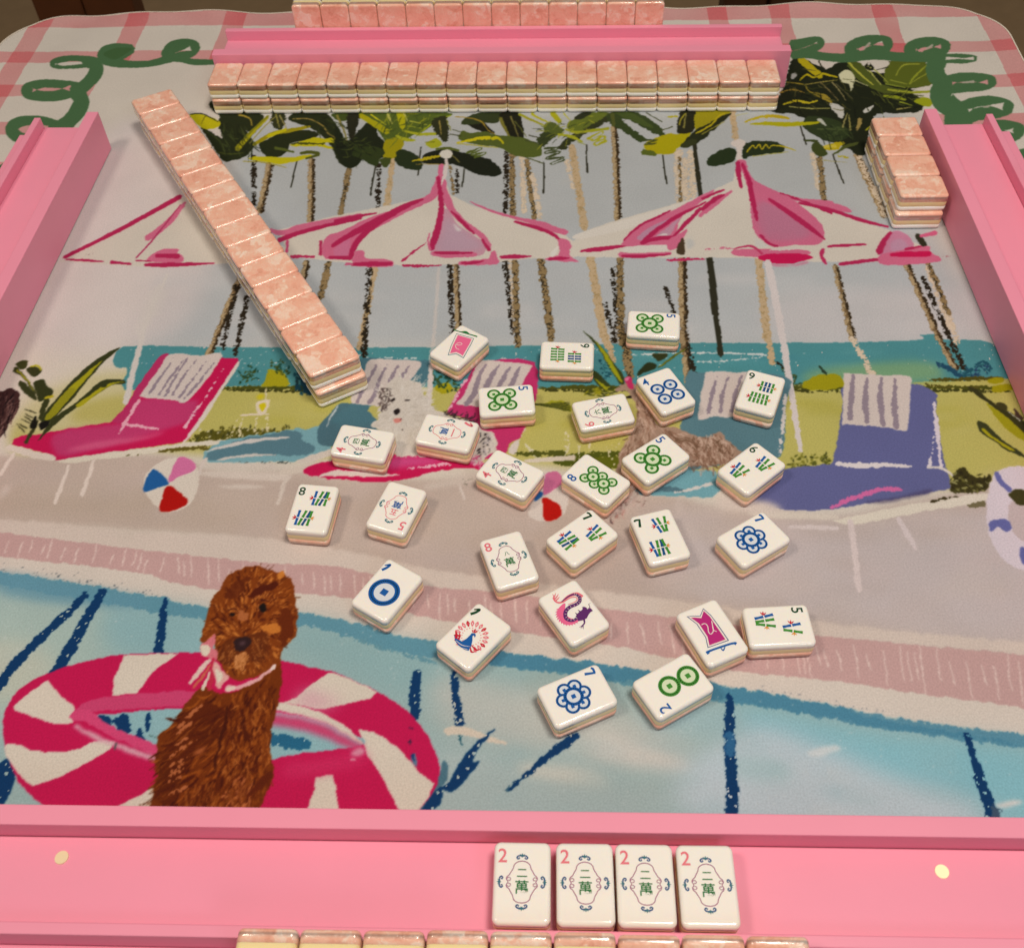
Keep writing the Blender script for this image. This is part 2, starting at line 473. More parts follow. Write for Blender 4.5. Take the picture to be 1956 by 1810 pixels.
def paint_palms():
    at('W')

    def trunk(x0, y0, x1, y1, w, kind):
        mx, my = (x0 + x1) / 2 + _rr.uniform(-1, 1), (y0 + y1) / 2
        if kind == 'dot':
            S([x0, y0, mx, my, x1, y1], w, BLK, chalk=1.75, rough=1.1)
            S([x0, y0, mx, my, x1, y1], w * .5, BLK, chalk=1.2, rough=1.0)
        elif kind == 'stub':
            S([x0, y0, mx, my, x1, y1], [w * .8, w, w], (44, 42, 28), rough=.3)
        elif kind == 'pale':
            S([x0, y0, mx, my, x1, y1], w, (178, 154, 124), chalk=1.45, rough=1.0)
            S([x0, y0, mx, my, x1, y1], w, (206, 186, 160), chalk=1.9, rough=.8)
        elif kind == 'tan':
            S([x0, y0, mx, my, x1, y1], w, TAN, chalk=.7, rough=.7)
            S([x0, y0, mx, my, x1, y1], w, (186, 160, 124), chalk=1.8, rough=.8)
        elif kind == 'brown':
            S([x0, y0, mx, my, x1, y1], w, (118, 94, 62), chalk=.7, rough=.7)
            S([x0 + w * .3, y0, mx + w * .3, my, x1 + w * .3, y1], w * .45, (52, 40, 24), chalk=1.1)
            S([x0 - w * .25, y0, mx - w * .25, my, x1 - w * .25, y1], w * .5, (170, 146, 108), chalk=1.5)
        elif kind == 'dark':
            S([x0, y0, mx, my, x1, y1], w, (58, 48, 30), chalk=.7, rough=.7)
            S([x0, y0, mx, my, x1, y1], w, (140, 116, 78), chalk=1.9, rough=.8)

    for t in ((483.7, 298, 485.5, 393, 9, 'dot'), (516, 314, 496, 404, 13, 'brown'), (567, 307, 555.5, 358, 3, 'stub'),
              (595, 305, 593, 425, 12, 'brown'), (666.8, 323, 649.7, 414, 9, 'dark'), (718, 316, 708, 373, 3.4, 'stub'),
              (723.5, 314, 721.7, 400, 8, 'dot'), (749.5, 301, 738, 398, 10, 'tan'), (804, 281, 798, 335, 2.4, 'stub'),
              (859, 319, 867, 371, 4, 'dark'), (871.6, 323, 875, 368, 7, 'dot'), (886, 323, 883, 357, 3, 'stub'),
              (968.6, 290, 966, 405, 9, 'dot'), (978.5, 290, 979.4, 413, 10, 'dark'), (995.7, 287, 1001, 404, 9, 'pale'),
              (1006.4, 307, 1021.7, 418, 9, 'dark'), (1017, 334, 1031.6, 416, 8, 'pale'), (1038.8, 310, 1037.9, 369, 3.4, 'stub'),
              (1082, 306, 1096, 360, 7, 'pale'), (1092.6, 280, 1116, 436, 13, 'tan'), (1120.5, 276, 1122.3, 330, 3, 'stub'),
              (1173, 240, 1180.6, 420, 12, 'brown'), (1266, 296, 1274, 351, 3.2, 'stub'), (1295.7, 287, 1298.4, 389, 15, 'pale'),
              (1298, 300, 1300, 389, 5, 'dark'), (1307, 305, 1311, 386, 11, 'pale'), (1319, 290, 1324, 375, 13, 'pale'),
              (1326, 272, 1338.8, 377, 9, 'stub'), (1398, 205, 1406, 267, 10, 'tan'), (1529, 241, 1540, 276, 3.2, 'stub'),
              (1552.4, 292, 1563, 360, 9, 'pale'), (1565, 301, 1575.8, 392, 10, 'dark'), (1591, 295, 1611.7, 350, 3.2, 'stub'),
              (1636, 295, 1690, 412, 14, 'brown'), (1640, 300, 1692, 412, 10, 'pale')):
        trunk(*t)
    for t in ((460, 530, 399, 678, 12, 'brown'), (452, 545, 424, 666, 8, 'dot'), (478, 545, 448, 678, 9, 'dot'),
              (585.5, 500, 578, 540, 12, 'brown'), (628.6, 500, 611, 571, 11, 'dark'), (717, 510, 686, 664, 10, 'tan'),
              (706, 512, 694, 680, 10, 'dot'), (861, 504, 866, 650, 11, 'dot'), (871, 504, 876, 650, 10, 'brown'),
              (966, 497, 984, 640, 11, 'dot'), (975, 497, 986, 640, 8, 'pale'), (984, 497, 989, 662, 11, 'dark'),
              (1032.5, 496, 1053, 648, 13, 'dark'), (1127.7, 490, 1156, 650, 15, 'tan'), (1150, 620, 1172, 690, 11, 'tan'),
              (1171, 510, 1182, 640, 9, 'dot'), (1156, 578, 1175, 655, 8, 'dot'), (1184, 474, 1188, 660, 13, 'dark'),
              (1192, 640, 1204, 720, 15, 'dark'), (1271, 549, 1287, 596, 9, 'dot'), (1302, 452, 1307, 670, 15, 'brown'),
              (1304, 600, 1316, 740, 14, 'brown'), (1312, 660, 1326, 712, 9, 'dot'), (1354.8, 486, 1366, 600, 14, 'stub'),
              (1365, 590, 1377, 678, 11, 'stub'), (1448, 488, 1466, 647, 14, 'tan'), (1466, 640, 1476, 694, 9, 'tan'),
              (1480, 686, 1496, 708, 4, 'dot'), (1595, 508, 1630, 650, 11, 'brown'), (1628, 645, 1666, 716, 9, 'pale'),
              (1730, 500, 1795, 650, 12, 'brown'), (1790, 640, 1826, 704, 12, 'brown'), (1762, 530, 1842, 706, 9, 'dot'),
              (1752, 449, 1766, 470, 12, 'stub'), (1770, 500, 1830, 654, 12, 'pale'), (1772, 500, 1812, 600, 8, 'dark')):
        trunk(*t)
    at('RE')
    fur([270, 780, 420, 830, 560, 900, 640, 820, 700, 880, 850, 790, 960, 940, 620, 1010, 540, 940, 330, 850], 70, 40, 22, [(26, 66, 84), (30, 84, 90), (34, 60, 90)], .6, .8)
    S([290, 790, 430, 860, 590, 970], [26, 44, 60], (28, 70, 92), chalk=.9)
    S([600, 960, 700, 880, 850, 790, 960, 940], [40, 26, 20, 20], (28, 76, 90), chalk=1.1)
    S([230, 1000, 600, 990, 1060, 985], [34, 40, 56], (78, 72, 20), chalk=.9)
    S([120, 1040, 400, 1080, 860, 1078], [14, 26, 14], (84, 76, 24), chalk=1.3)
    P([890, 985, 1050, 970, 1060, 1030, 900, 1035], (152, 142, 10), rough=.5)
    # ------------- fronds
    at('A')
    P([330, 60, 400, 0, 440, 60, 640, 150, 720, 330, 800, 440, 800, 520, 700, 610, 500, 660, 400, 540, 250, 310, 330, 330, 480, 420, 440, 300, 430, 180], DK, rough=1.0)
    P([640, 140, 880, 150, 900, 260, 820, 330, 720, 330], DK, rough=.8)
    P([860, 480, 960, 420, 1130, 340, 1400, 330, 1500, 380, 1330, 440, 1200, 470, 1170, 540, 1080, 610, 940, 610], DK, rough=.8)
    P([1180, 220, 1260, 140, 1560, 140, 1700, 290, 1800, 440, 1949, 420, 1949, 640, 1880, 720, 1800, 730, 1700, 650, 1600, 460, 1420, 310], DK, rough=.8)
    P([1000, 140, 1140, 140, 1120, 300, 1010, 300], (48, 50, 26), rough=1, chalk=.9)
    P([1640, 150, 1949, 140, 1949, 200, 1720, 230], (62, 74, 26), rough=.8)
    P([120, 160, 260, 160, 420, 220, 450, 270, 380, 310, 270, 310, 180, 240], YEL, rough=.6)
    S([130, 160, 260, 155, 430, 240], [10, 14, 8], DK)
    S([250, 260, 280, 190, 300, 180], 10, (120, 110, 20))
    S([630, 530, 760, 380, 960, 180], [60, 52, 30], (128, 122, 22), rough=.5)
    S([660, 510, 800, 350, 960, 200], [24, 20, 10], (168, 158, 18))
    S([810, 480, 1000, 370, 1200, 330, 1400, 290], [36, 44, 40, 26], (150, 136, 16), rough=.5)
    S([960, 390, 1150, 320], [40, 30], YEL)
    S([760, 470, 900, 310, 1040, 180], [8, 10, 8], (150, 138, 70))
    S([1040, 160, 1080, 300], [20, 8], (140, 130, 60))
    S([1080, 170, 1170, 330], [16, 8], (150, 138, 80))
    S([650, 165, 760, 200, 790, 280], [18, 14, 8], (166, 140, 50))
    S([1220, 205, 1400, 210, 1540, 280, 1600, 360, 1720, 440], [10, 12, 12, 14, 8], (150, 126, 60))
    P([1200, 480, 1330, 440, 1450, 400, 1560, 420, 1640, 410, 1720, 490, 1640, 460, 1560, 470, 1660, 530, 1480, 500, 1250, 500], YEL, rough=.9)
    S([1200, 470, 1400, 470, 1560, 470], [14, 20, 14], (70, 74, 22), chalk=.7)
    P([760, 640, 800, 610, 980, 610, 1200, 620, 1350, 590, 1430, 600, 1250, 660, 1100, 690, 960, 670], YEL, rough=.9)
    S([690, 660, 900, 670, 1160, 725], [6, 10, 6], (150, 134, 30))
    S([1030, 515, 1230, 560], [30, 24], OLV)
    S([1300, 575, 1400, 560, 1500, 575], [24, 40, 36], (78, 82, 26))
    S([1360, 630, 1500, 590], [20, 30], (78, 82, 26))
    S([300, 340, 440, 440, 500, 560], [10, 14, 8], (58, 66, 30))
    S([400, 560, 560, 580, 700, 570], [10, 14, 8], (66, 72, 26))
    S([1690, 170, 1760, 320, 1800, 450], [26, 20, 8], (128, 116, 52))
    S([1840, 230, 1880, 440], [20, 10], (120, 112, 56))
    fur([440, 200, 800, 300, 800, 560, 420, 560], 40, 120, 10, [(24, 30, 16), (54, 62, 28), (66, 74, 34)], 1.0, .4)
    fur([1150, 150, 1900, 200, 1850, 600, 1500, 420], 30, 120, 10, [(24, 30, 16), (54, 62, 28), (44, 52, 24)], .8, .5)
    at('B')
    P([0, 280, 60, 360, 140, 440, 330, 260, 430, 280, 460, 380, 560, 500, 520, 620, 300, 620, 240, 690, 150, 730, 60, 660, 0, 520], (28, 34, 18), rough=.9)
    P([130, 150, 250, 150, 240, 300, 180, 440, 130, 330], (36, 36, 22), rough=.9, chalk=.8)
    P([260, 140, 600, 140, 820, 140, 1240, 150, 1100, 230, 960, 330, 800, 400, 700, 470, 560, 480, 440, 300], (78, 92, 32), rough=.8)
    P([540, 430, 720, 430, 700, 560, 660, 620, 520, 620], (150, 138, 14), rough=.7)
    S([270, 170, 420, 260, 560, 350], [50, 64, 60], (160, 152, 14), rough=.5)
    S([700, 150, 720, 300], [90, 60], (168, 162, 16), rough=.5)
    S([380, 160, 540, 270], [16, 8], (196, 184, 30))
    S([560, 160, 610, 260], [30, 16], (176, 172, 80))
    S([730, 150, 780, 250], [18, 8], (176, 172, 90))
    S([800, 230, 980, 270], [12, 6], (170, 170, 60))
    S([760, 280, 930, 310], [10, 6], (150, 156, 40))
    S([720, 330, 900, 370, 1160, 360], [20, 30, 30], LIME)
    S([650, 390, 760, 430, 850, 435], [24, 40, 20], LIME)
    S([930, 340, 1060, 240, 1230, 170], [12, 20, 14], (150, 158, 30))
    P([960, 470, 1060, 420, 1120, 440, 1130, 490, 1030, 520], LIME, rough=.7)
    S([960, 460, 1060, 450], 10, (120, 120, 20))
    P([1030, 230, 1190, 190, 1200, 440, 1100, 400], (44, 46, 24), rough=.9, chalk=.9)
    S([1110, 230, 1130, 380], [16, 8], (150, 130, 60))
    S([1190, 220, 1230, 330], [14, 6], (120, 120, 40))
    P([240, 480, 520, 540, 480, 640, 430, 710, 280, 640, 180, 590], (46, 56, 24), rough=.8)
    P([480, 640, 600, 620, 560, 710, 510, 720], (60, 70, 28), rough=.8)
    P([680, 540, 860, 590, 930, 700, 880, 750, 740, 730, 640, 670], (36, 46, 24), rough=1.2)
    P([920, 630, 1000, 560, 1160, 530, 1300, 550, 1600, 620, 1700, 680, 1780, 770, 1700, 820, 1500, 790, 1300, 700, 1100, 690, 940, 680], (26, 30, 18), rough=1.2)
    S([800, 660, 960, 630, 1130, 600], [10, 30, 20], (176, 156, 24), chalk=.6)
    S([860, 690, 1100, 690, 1240, 715], [6, 8, 6], (150, 124, 50))
    S([1070, 530, 1200, 520, 1320, 545], [20, 30, 24], OLV)
    S([1240, 590, 1330, 670], 10, (120, 110, 50))
    S([1400, 570, 1560, 520, 1450, 590, 1600, 570, 1480, 620], 26, (82, 92, 34))
    P([1380, 220, 1500, 200, 1600, 260, 1700, 360, 1560, 340, 1420, 280], (28, 28, 18), rough=.8)
    P([1310, 420, 1360, 330, 1440, 360, 1600, 340, 1700, 380, 1949, 420, 1949, 600, 1860, 570, 1740, 510, 1500, 480], (80, 90, 34), rough=.8)
    S([1300, 460, 1420, 440, 1560, 410, 1740, 420, 1790, 470], [16, 26, 34, 40, 14], (196, 180, 20), chalk=.7)
    S([1300, 470, 1500, 490, 1740, 515], [8, 10, 8], (170, 160, 50))
    P([1340, 270, 1460, 160, 1760, 140, 1720, 250, 1600, 250], (48, 56, 28), rough=.8)
    S([1280, 185, 1440, 200, 1560, 240, 1620, 320, 1700, 370], [8, 10, 14, 10, 8], (160, 130, 40))
    S([1220, 370, 1340, 390], 10, (60, 64, 34))
    S([1250, 320, 1340, 345], 8, (60, 64, 34))
    P([1760, 150, 1949, 140, 1949, 400, 1860, 380], (30, 30, 18), rough=.8)
    S([1760, 230, 1850, 390], [26, 14], (116, 108, 40))
    S([1870, 170, 1949, 330], [14, 10], (120, 112, 60))
    fur([0, 380, 400, 460, 300, 640, 60, 620], 40, 90, 12, [(20, 24, 14), (52, 60, 26), (66, 72, 30)], .3, .6)
    fur([500, 150, 1180, 150, 800, 420, 600, 460], 40, 120, 10, [(58, 70, 26), (100, 110, 36), (136, 138, 30)], 2.3, .5)
    at('C')
    P([80, 150, 280, 150, 340, 400, 250, 420, 180, 380], (28, 28, 16), rough=.8)
    S([90, 200, 180, 390], [34, 20], (116, 110, 40))
    S([200, 180, 280, 400], [18, 10], (120, 110, 56))
    S([240, 230, 370, 400], [14, 8], (90, 92, 40))
    P([0, 370, 60, 380, 330, 410, 500, 480, 530, 570, 480, 610, 300, 610, 120, 530, 0, 480], (80, 90, 34), rough=.8)
    S([0, 420, 60, 410, 120, 470], [40, 30, 12], YEL)
    S([340, 610, 540, 680], [10, 12], (70, 74, 34))
    P([470, 440, 560, 330, 640, 300, 760, 330, 640, 420, 540, 510], (52, 60, 30), rough=1, chalk=.8)
    P([560, 270, 640, 240, 760, 330, 700, 370, 560, 330], (80, 90, 36), rough=.8)
    S([290, 160, 420, 220, 560, 280], [26, 22, 12], (150, 146, 26))
    S([420, 150, 500, 200, 590, 240], [30, 22, 12], (170, 164, 20))
    S([640, 140, 720, 240], [60, 50], (160, 156, 20))
    S([760, 150, 830, 220], [16, 8], (180, 174, 60))
    S([390, 380, 500, 410], 10, (60, 60, 34))
    S([350, 430, 480, 470], 10, (60, 64, 34))
    P([800, 260, 1000, 150, 1240, 140, 1200, 200, 1060, 290, 960, 340, 840, 340], (96, 106, 36), rough=.8)
    P([870, 200, 960, 140, 1060, 140, 950, 210], (40, 44, 26), rough=.7)
    P([700, 500, 860, 370, 960, 330, 1240, 170, 1260, 220, 1040, 340, 860, 460, 760, 540], (48, 52, 28), rough=1.0, chalk=.9)
    S([780, 320, 900, 350, 1080, 330, 1240, 310], [20, 26, 30, 24], (152, 152, 34))
    S([1020, 420, 1180, 350, 1060, 430, 1200, 400, 1090, 480, 1210, 440], 34, (162, 158, 30))
    S([700, 370, 850, 400, 960, 450], [20, 34, 18], LIME)
    S([910, 450, 990, 480], [12, 8], (140, 142, 60))
    S([560, 520, 700, 520, 560, 570, 720, 560, 570, 630, 760, 620, 620, 690, 770, 640], 24, (62, 70, 36))
    P([1220, 170, 1260, 140, 1560, 140, 1840, 360, 1780, 390, 1560, 270, 1380, 210, 1600, 400, 1700, 430, 1560, 450, 1440, 370, 1260, 260], (52, 64, 30), rough=1.1, chalk=.8)
    P([1300, 140, 1480, 140, 1720, 300, 1560, 260], (66, 80, 34), rough=.9)
    S([1640, 140, 1810, 240], [10, 8], (60, 64, 34))
    S([1800, 330, 1920, 290], 10, (66, 68, 30))
    S([1280, 150, 1290, 280], [40, 40], (78, 82, 34))
    P([1620, 480, 1760, 400, 1949, 370, 1949, 560, 1800, 580, 1640, 540], (164, 150, 12), rough=.9)
    S([1610, 440, 1760, 430, 1620, 480, 1780, 465], 16, (64, 70, 30))
    S([1600, 560, 1740, 580], [60, 50], (84, 94, 30))
    fur([500, 240, 1240, 150, 900, 450, 520, 480], 36, 110, 9, [(44, 50, 24), (110, 116, 36), (150, 148, 40)], 2.6, .5)
    at('D')
    P([70, 480, 130, 400, 300, 370, 440, 330, 400, 430, 340, 500, 180, 580, 60, 560], (164, 152, 10), rough=.9)
    P([300, 350, 310, 200, 350, 120, 500, 120, 480, 320, 400, 360], (36, 36, 20), rough=.9)
    S([320, 270, 350, 190, 390, 150], [14, 16, 10], (150, 138, 40))
    S([370, 300, 390, 150], [20, 10], (130, 122, 60))
    P([480, 310, 500, 130, 620, 120, 860, 120, 720, 220, 560, 330], (150, 138, 20), rough=.9, chalk=.7)
    P([450, 360, 700, 220, 860, 140, 830, 200, 680, 330, 540, 450, 420, 480, 340, 500], (36, 40, 20), rough=1.0)
    S([500, 360, 660, 270, 740, 180, 800, 150], [16, 20, 16, 10], (176, 156, 20))
    S([560, 370, 800, 240], [10, 8], (150, 140, 50))
    P([330, 500, 430, 420, 510, 440, 450, 500, 380, 520], (50, 54, 26), rough=1)
    S([200, 190, 300, 180], [20, 16], (170, 160, 40), chalk=.7)
    S([920, 175, 1050, 145], [6, 4], (176, 168, 90))
    S([1020, 240, 1160, 190, 1300, 180, 1480, 200], [16, 28, 26, 14], (176, 156, 30), chalk=.7)
    S([1070, 260, 1240, 260, 1500, 265, 1810, 240], [8, 34, 50, 30], (166, 158, 14), rough=.6)
    P([610, 690, 660, 600, 740, 550, 840, 510, 920, 540, 915, 640, 820, 690, 700, 710], (36, 48, 24), rough=1.2)
    P([1000, 480, 1060, 450, 1240, 440, 1340, 450, 1420, 490, 1450, 540, 1380, 570, 1240, 580, 1100, 600, 1000, 630], (36, 46, 24), rough=1.2)
    S([1040, 560, 1100, 490, 1130, 520, 1170, 480, 1200, 530, 1240, 480, 1270, 520, 1310, 490, 1420, 500, 1560, 545], [14, 14, 12, 14, 12, 14, 12, 12, 16, 8], (180, 160, 26), rough=.3)
    S([1100, 605, 1300, 580, 1480, 560], [6, 8, 6], (166, 156, 60))
    # right-hand palm under the rack's corner
    at('E')
    P([60, 830, 200, 600, 290, 300, 420, 290, 560, 360, 700, 380, 760, 340, 900, 310, 1000, 330, 1040, 400, 1200, 440, 1310, 430, 1330, 320, 1690, 310, 1740, 440, 1790, 560, 1660, 620, 1560, 640, 1700, 760, 1620, 860, 1200, 880, 1150, 1010, 1080, 1200, 1060, 1320, 960, 1300, 880, 1240, 560, 1120, 420, 1010, 540, 980, 300, 880, 180, 870], (30, 34, 18), rough=1.2)
    P([1340, 320, 1690, 310, 1740, 440, 1790, 560, 1600, 600, 1300, 560, 1280, 470], (88, 96, 28), rough=1.0)
    P([880, 320, 1020, 340, 1240, 560, 1500, 620, 1560, 660, 1280, 660, 1100, 580, 960, 480], (78, 86, 30), rough=1.0)
    P([480, 900, 800, 960, 900, 1120, 700, 1180, 560, 1120, 420, 1010], (46, 56, 28), rough=1.0)
    P([690, 780, 760, 770, 840, 830, 830, 930, 770, 880], (190, 184, 172), rough=.9)
    P([280, 480, 320, 440, 350, 470, 300, 510], (170, 166, 156), rough=.6)
    P([1060, 830, 1130, 800, 1160, 790, 1130, 840, 1070, 870], (196, 190, 178), rough=.6)
    P([560, 940, 600, 930, 660, 1000, 620, 990], (180, 178, 160), rough=.5)
    P([1560, 610, 1700, 590, 1820, 550, 1840, 580, 1760, 700, 1660, 640], WHITE, rough=.8)
    P([560, 320, 620, 340, 700, 330, 760, 310, 720, 370, 640, 400], WHITE, rough=.7)
    P([1120, 330, 1320, 320, 1310, 380, 1240, 420, 1150, 390], WHITE, rough=.7)
    S([380, 290, 480, 380, 600, 480], [70, 80, 60], (176, 158, 20), rough=.8)
    S([380, 520, 450, 460, 520, 490, 600, 450, 700, 470, 780, 490], [14, 20, 20, 22, 20, 12], (186, 166, 20), rough=.4)
    S([430, 570, 600, 540, 780, 520], [8, 10, 8], (150, 134, 60))
    S([230, 540, 420, 570, 480, 640, 640, 700, 720, 760], [8, 12, 12, 60, 20], (150, 128, 40), rough=.5)
    S([170, 650, 300, 620, 440, 660], [14, 16, 10], (140, 112, 40), chalk=.6)
    S([200, 780, 340, 740, 460, 760, 560, 740], [14, 26, 22, 14], (182, 164, 30), chalk=.6)
    S([260, 800, 460, 820, 700, 820], [8, 12, 8], (160, 154, 80))
    S([0, 920, 120, 900, 260, 930], [14, 34, 20], (176, 152, 30), chalk=.6)
    S([0, 975, 280, 990, 580, 970], [30, 44, 24], (166, 158, 14), rough=.6)
    S([590, 540, 700, 640, 790, 740], [16, 14, 8], (120, 104, 60))
    S([720, 540, 800, 630, 870, 740], [14, 12, 8], (140, 126, 80))
    S([760, 560, 940, 720], [8, 6], (100, 92, 60))
    S([890, 320, 1000, 440, 1160, 570], [26, 20, 10], (170, 166, 60))
    S([1080, 380, 1150, 460, 1240, 570], [20, 16, 8], (166, 164, 80))
    S([1090, 370, 1200, 430, 1320, 550], [12, 14, 8], (150, 152, 60))
    S([960, 520, 1100, 580], [12, 6], (180, 176, 120))
    S([1340, 520, 1520, 560], [12, 8], (140, 144, 50))
    S([1290, 560, 1500, 600], [14, 8], (130, 138, 46))
    S([1400, 470, 1480, 360, 1650, 350], [10, 16, 10], (150, 152, 50))
    S([1540, 560, 1620, 460, 1740, 350], [14, 24, 12], (140, 146, 40))
    S([1550, 560, 1720, 450], [8, 10], (150, 152, 50))
    S([1270, 690, 1400, 700, 1500, 730], [24, 34, 20], (136, 142, 30))
    S([1310, 620, 1560, 650, 1760, 640], [20, 26, 24], (150, 152, 44))
    S([1460, 700, 1540, 590], [10, 6], (150, 152, 50))
    S([1440, 750, 1580, 790], [16, 6], (140, 146, 40))
    P([1590, 740, 1700, 700, 1790, 740, 1760, 800, 1680, 790], (150, 154, 24), rough=.8)
    S([1410, 830, 1560, 810], [16, 10], (150, 138, 70))
    S([880, 870, 830, 1030], [10, 18], (150, 138, 80))
    S([900, 890, 915, 1050], [10, 22], (146, 134, 70))
    S([1020, 930, 990, 1060], [50, 20], (150, 128, 70), chalk=.7)
    S([1080, 1050, 1150, 1000], [14, 20], (156, 150, 30))
    P([600, 1230, 700, 1200, 820, 1170, 850, 1200, 760, 1260, 640, 1260], (176, 156, 20), rough=.9, chalk=.6)
    S([620, 1230, 760, 1220], [30, 26], (196, 176, 60), chalk=.9)
    P([500, 1250, 560, 1170, 640, 1250, 670, 1310, 580, 1330], (60, 68, 28), rough=.9)
    S([740, 1310, 860, 1230, 990, 1190], [12, 40, 26], (74, 80, 34), rough=.7)
    S([440, 1160, 560, 1170], [20, 30], (60, 68, 30), rough=.7)
    S([780, 1320, 900, 1350], [26, 10], (170, 158, 50), chalk=.9)
    S([600, 1370, 880, 1395], [6, 4], (150, 136, 60))
    S([1110, 340, 1150, 400, 1080, 380, 1120, 340], [30, 34, 34, 26], (34, 34, 18))
    S([1200, 410, 1320, 380], [8, 12], (40, 40, 24))
    S([580, 310, 600, 360, 640, 400], [14, 12, 10], (34, 34, 18))
    P([800, 450, 880, 410, 960, 470, 960, 520, 920, 640, 900, 560, 820, 540], (206, 200, 160), rough=.8)
    S([560, 1040, 700, 1040, 860, 1050], [10, 14, 8], (74, 84, 44))
    fur([480, 950, 900, 980, 900, 1160, 600, 1130], 36, 120, 10, [(30, 38, 20), (66, 78, 40), (56, 66, 34)], .6, .6)
    fur([300, 330, 900, 500, 1200, 800, 800, 860, 200, 800], 60, 120, 9, [(16, 18, 10), (60, 62, 24), (90, 84, 40), (44, 46, 22)], .7, .6)
    fur([1100, 600, 1600, 660, 1560, 840, 1150, 800], 36, 110, 9, [(20, 22, 12), (70, 74, 30), (100, 104, 40)], .4, .6)


def paint_umbrellas():
    # white panels
    at('W')
    P([122, 494, 230, 440, 345, 376, 420, 430, 540, 470, 560, 490, 410, 505, 300, 510, 130, 500], UMB, rough=.6)
    P([530, 440, 640, 412, 730, 395, 820, 375, 846, 330, 860, 372, 900, 392, 980, 415, 1060, 432, 1096, 462, 1098, 492, 1010, 494, 930, 502, 780, 508, 640, 500, 555, 490], UMB, rough=.6, smooth=False)
    P([1090, 465, 1120, 440, 1180, 420, 1270, 395, 1340, 374, 1400, 345, 1412, 300, 1425, 345, 1480, 375, 1560, 395, 1650, 425, 1700, 440, 1760, 470, 1790, 490, 1700, 500, 1560, 500, 1430, 492, 1300, 492, 1180, 492, 1090, 490], UMB, rough=.6, smooth=False)
    P([1330, 376, 1300, 388, 1180, 424, 1100, 448, 1110, 456, 1220, 430], (208, 198, 184), rough=.6)
    at('c1')
    S([340, 1370, 640, 1220, 960, 1045], [16, 22, 24], HOT, rough=.5)
    S([985, 1075, 900, 1180, 780, 1270], [12, 34, 30], PINK, rough=.6)
    S([960, 1090, 800, 1290, 725, 1370], [6, 9, 8], (170, 50, 90), rough=.4)
    S([350, 1380, 450, 1384, 555, 1392], [6, 14, 6], HOT, rough=.5)
    S([590, 1394, 695, 1403], [18, 10], HOT, rough=.5)
    S([455, 1352, 510, 1354], 4, (150, 110, 110), chalk=.9)
    P([790, 1390, 810, 1350, 870, 1325, 950, 1325, 940, 1350, 970, 1360, 960, 1395], PINK, rough=.6)
    S([830, 1360, 950, 1362], [20, 26], HOT, rough=.5)
    S([770, 1408, 900, 1408, 1140, 1400], [16, 26, 6], HOT, rough=.5)
    S([725, 1385, 800, 1390], 8, HOT, rough=.5)
    # middle umbrella, left half
    at('A')
    S([980, 1390, 1120, 1420, 1340, 1350, 1949, 1240], [40, 60, 60, 60], PINK, rough=.5)
    S([1070, 1500, 1350, 1400, 1949, 1260], [50, 46, 34], HOT, rough=.5)
    S([1165, 1500, 1160, 1620], [30, 30], (196, 70, 110), rough=.6)
    S([1200, 1675, 1440, 1672], [40, 28], (176, 44, 84), chalk=.5)
    S([1520, 1500, 1520, 1650], [30, 44], (176, 44, 84), rough=.6)
    at('B')
    P([-140, 1560, -70, 1440, 60, 1400, 240, 1310, 500, 1210, 760, 1140, 1030, 990, 1110, 960, 1080, 1040, 1000, 1090, 780, 1190, 520, 1330, 330, 1430, 240, 1560, 200, 1640, 160, 1690, -100, 1690], PINK, rough=.6)
    P([-10, 1590, 60, 1540, 160, 1460, 140, 1650, 0, 1670], (196, 110, 140), rough=.8, alpha=.8)
    P([-130, 1380, 0, 1350, 240, 1310, 60, 1400, -60, 1440, -160, 1500], UMB, rough=.6)
    S([-30, 1560, 160, 1440, 460, 1290, 760, 1130, 940, 1060], [36, 60, 80, 60, 20], HOT, rough=.5)
    S([160, 1700, 190, 1600, 280, 1460, 480, 1300], [44, 60, 60, 50], HOT, rough=.5)
    S([-60, 1680, 140, 1685], [30, 44], HOT, rough=.5)
    S([0, 1300, 200, 1250, 440, 1210], [46, 36, 16], HOT, rough=.5)
    P([200, 1640, 260, 1600, 310, 1620, 330, 1690, 560, 1700, 620, 1750, 560, 1780, 220, 1770], PINK, rough=.7)
    S([180, 1755, 400, 1750, 600, 1745], [30, 56, 40], HOT, rough=.6)
    S([90, 1750, 180, 1750], [16, 30], (190, 90, 120), chalk=.8)
    # peak
    S([1130, 700, 1110, 840, 1060, 960, 1030, 1000], [50, 60, 70, 40], PINK, rough=.5)
    P([1170, 640, 1200, 640, 1200, 720, 1180, 860, 1150, 960, 1120, 960, 1150, 800], (206, 190, 182), rough=.5)
    P([1120, 560, 1150, 540, 1210, 535, 1250, 570, 1230, 620, 1160, 630, 1115, 600], (206, 198, 182), rough=.5)
    S([1170, 860, 1160, 960, 1200, 1080, 1260, 1200, 1400, 1330, 1560, 1450, 1640, 1560], [30, 60, 90, 70, 50, 60, 60], PINK, rough=.5)
    P([1160, 1180, 1220, 1190, 1300, 1330, 1480, 1450, 1600, 1540, 1600, 1610, 1500, 1670, 1060, 1670, 1030, 1600, 1110, 1420], (190, 140, 152), rough=.6)
    P([1190, 1240, 1260, 1330, 1420, 1430, 1560, 1560, 1480, 1600, 1100, 1610, 1140, 1400], (178, 148, 160), soft=3, alpha=.8)
    P([1260, 1320, 1340, 1390, 1300, 1400], (206, 196, 190), soft=1.5, alpha=.9)
    S([1100, 830, 1120, 1020, 1130, 1160, 1100, 1350, 1060, 1480, 1020, 1590], [40, 50, 60, 70, 76, 60], HOT, rough=.5)
    S([1010, 1420, 990, 1500, 1010, 1600], [14, 20, 30], PINK, rough=.5)
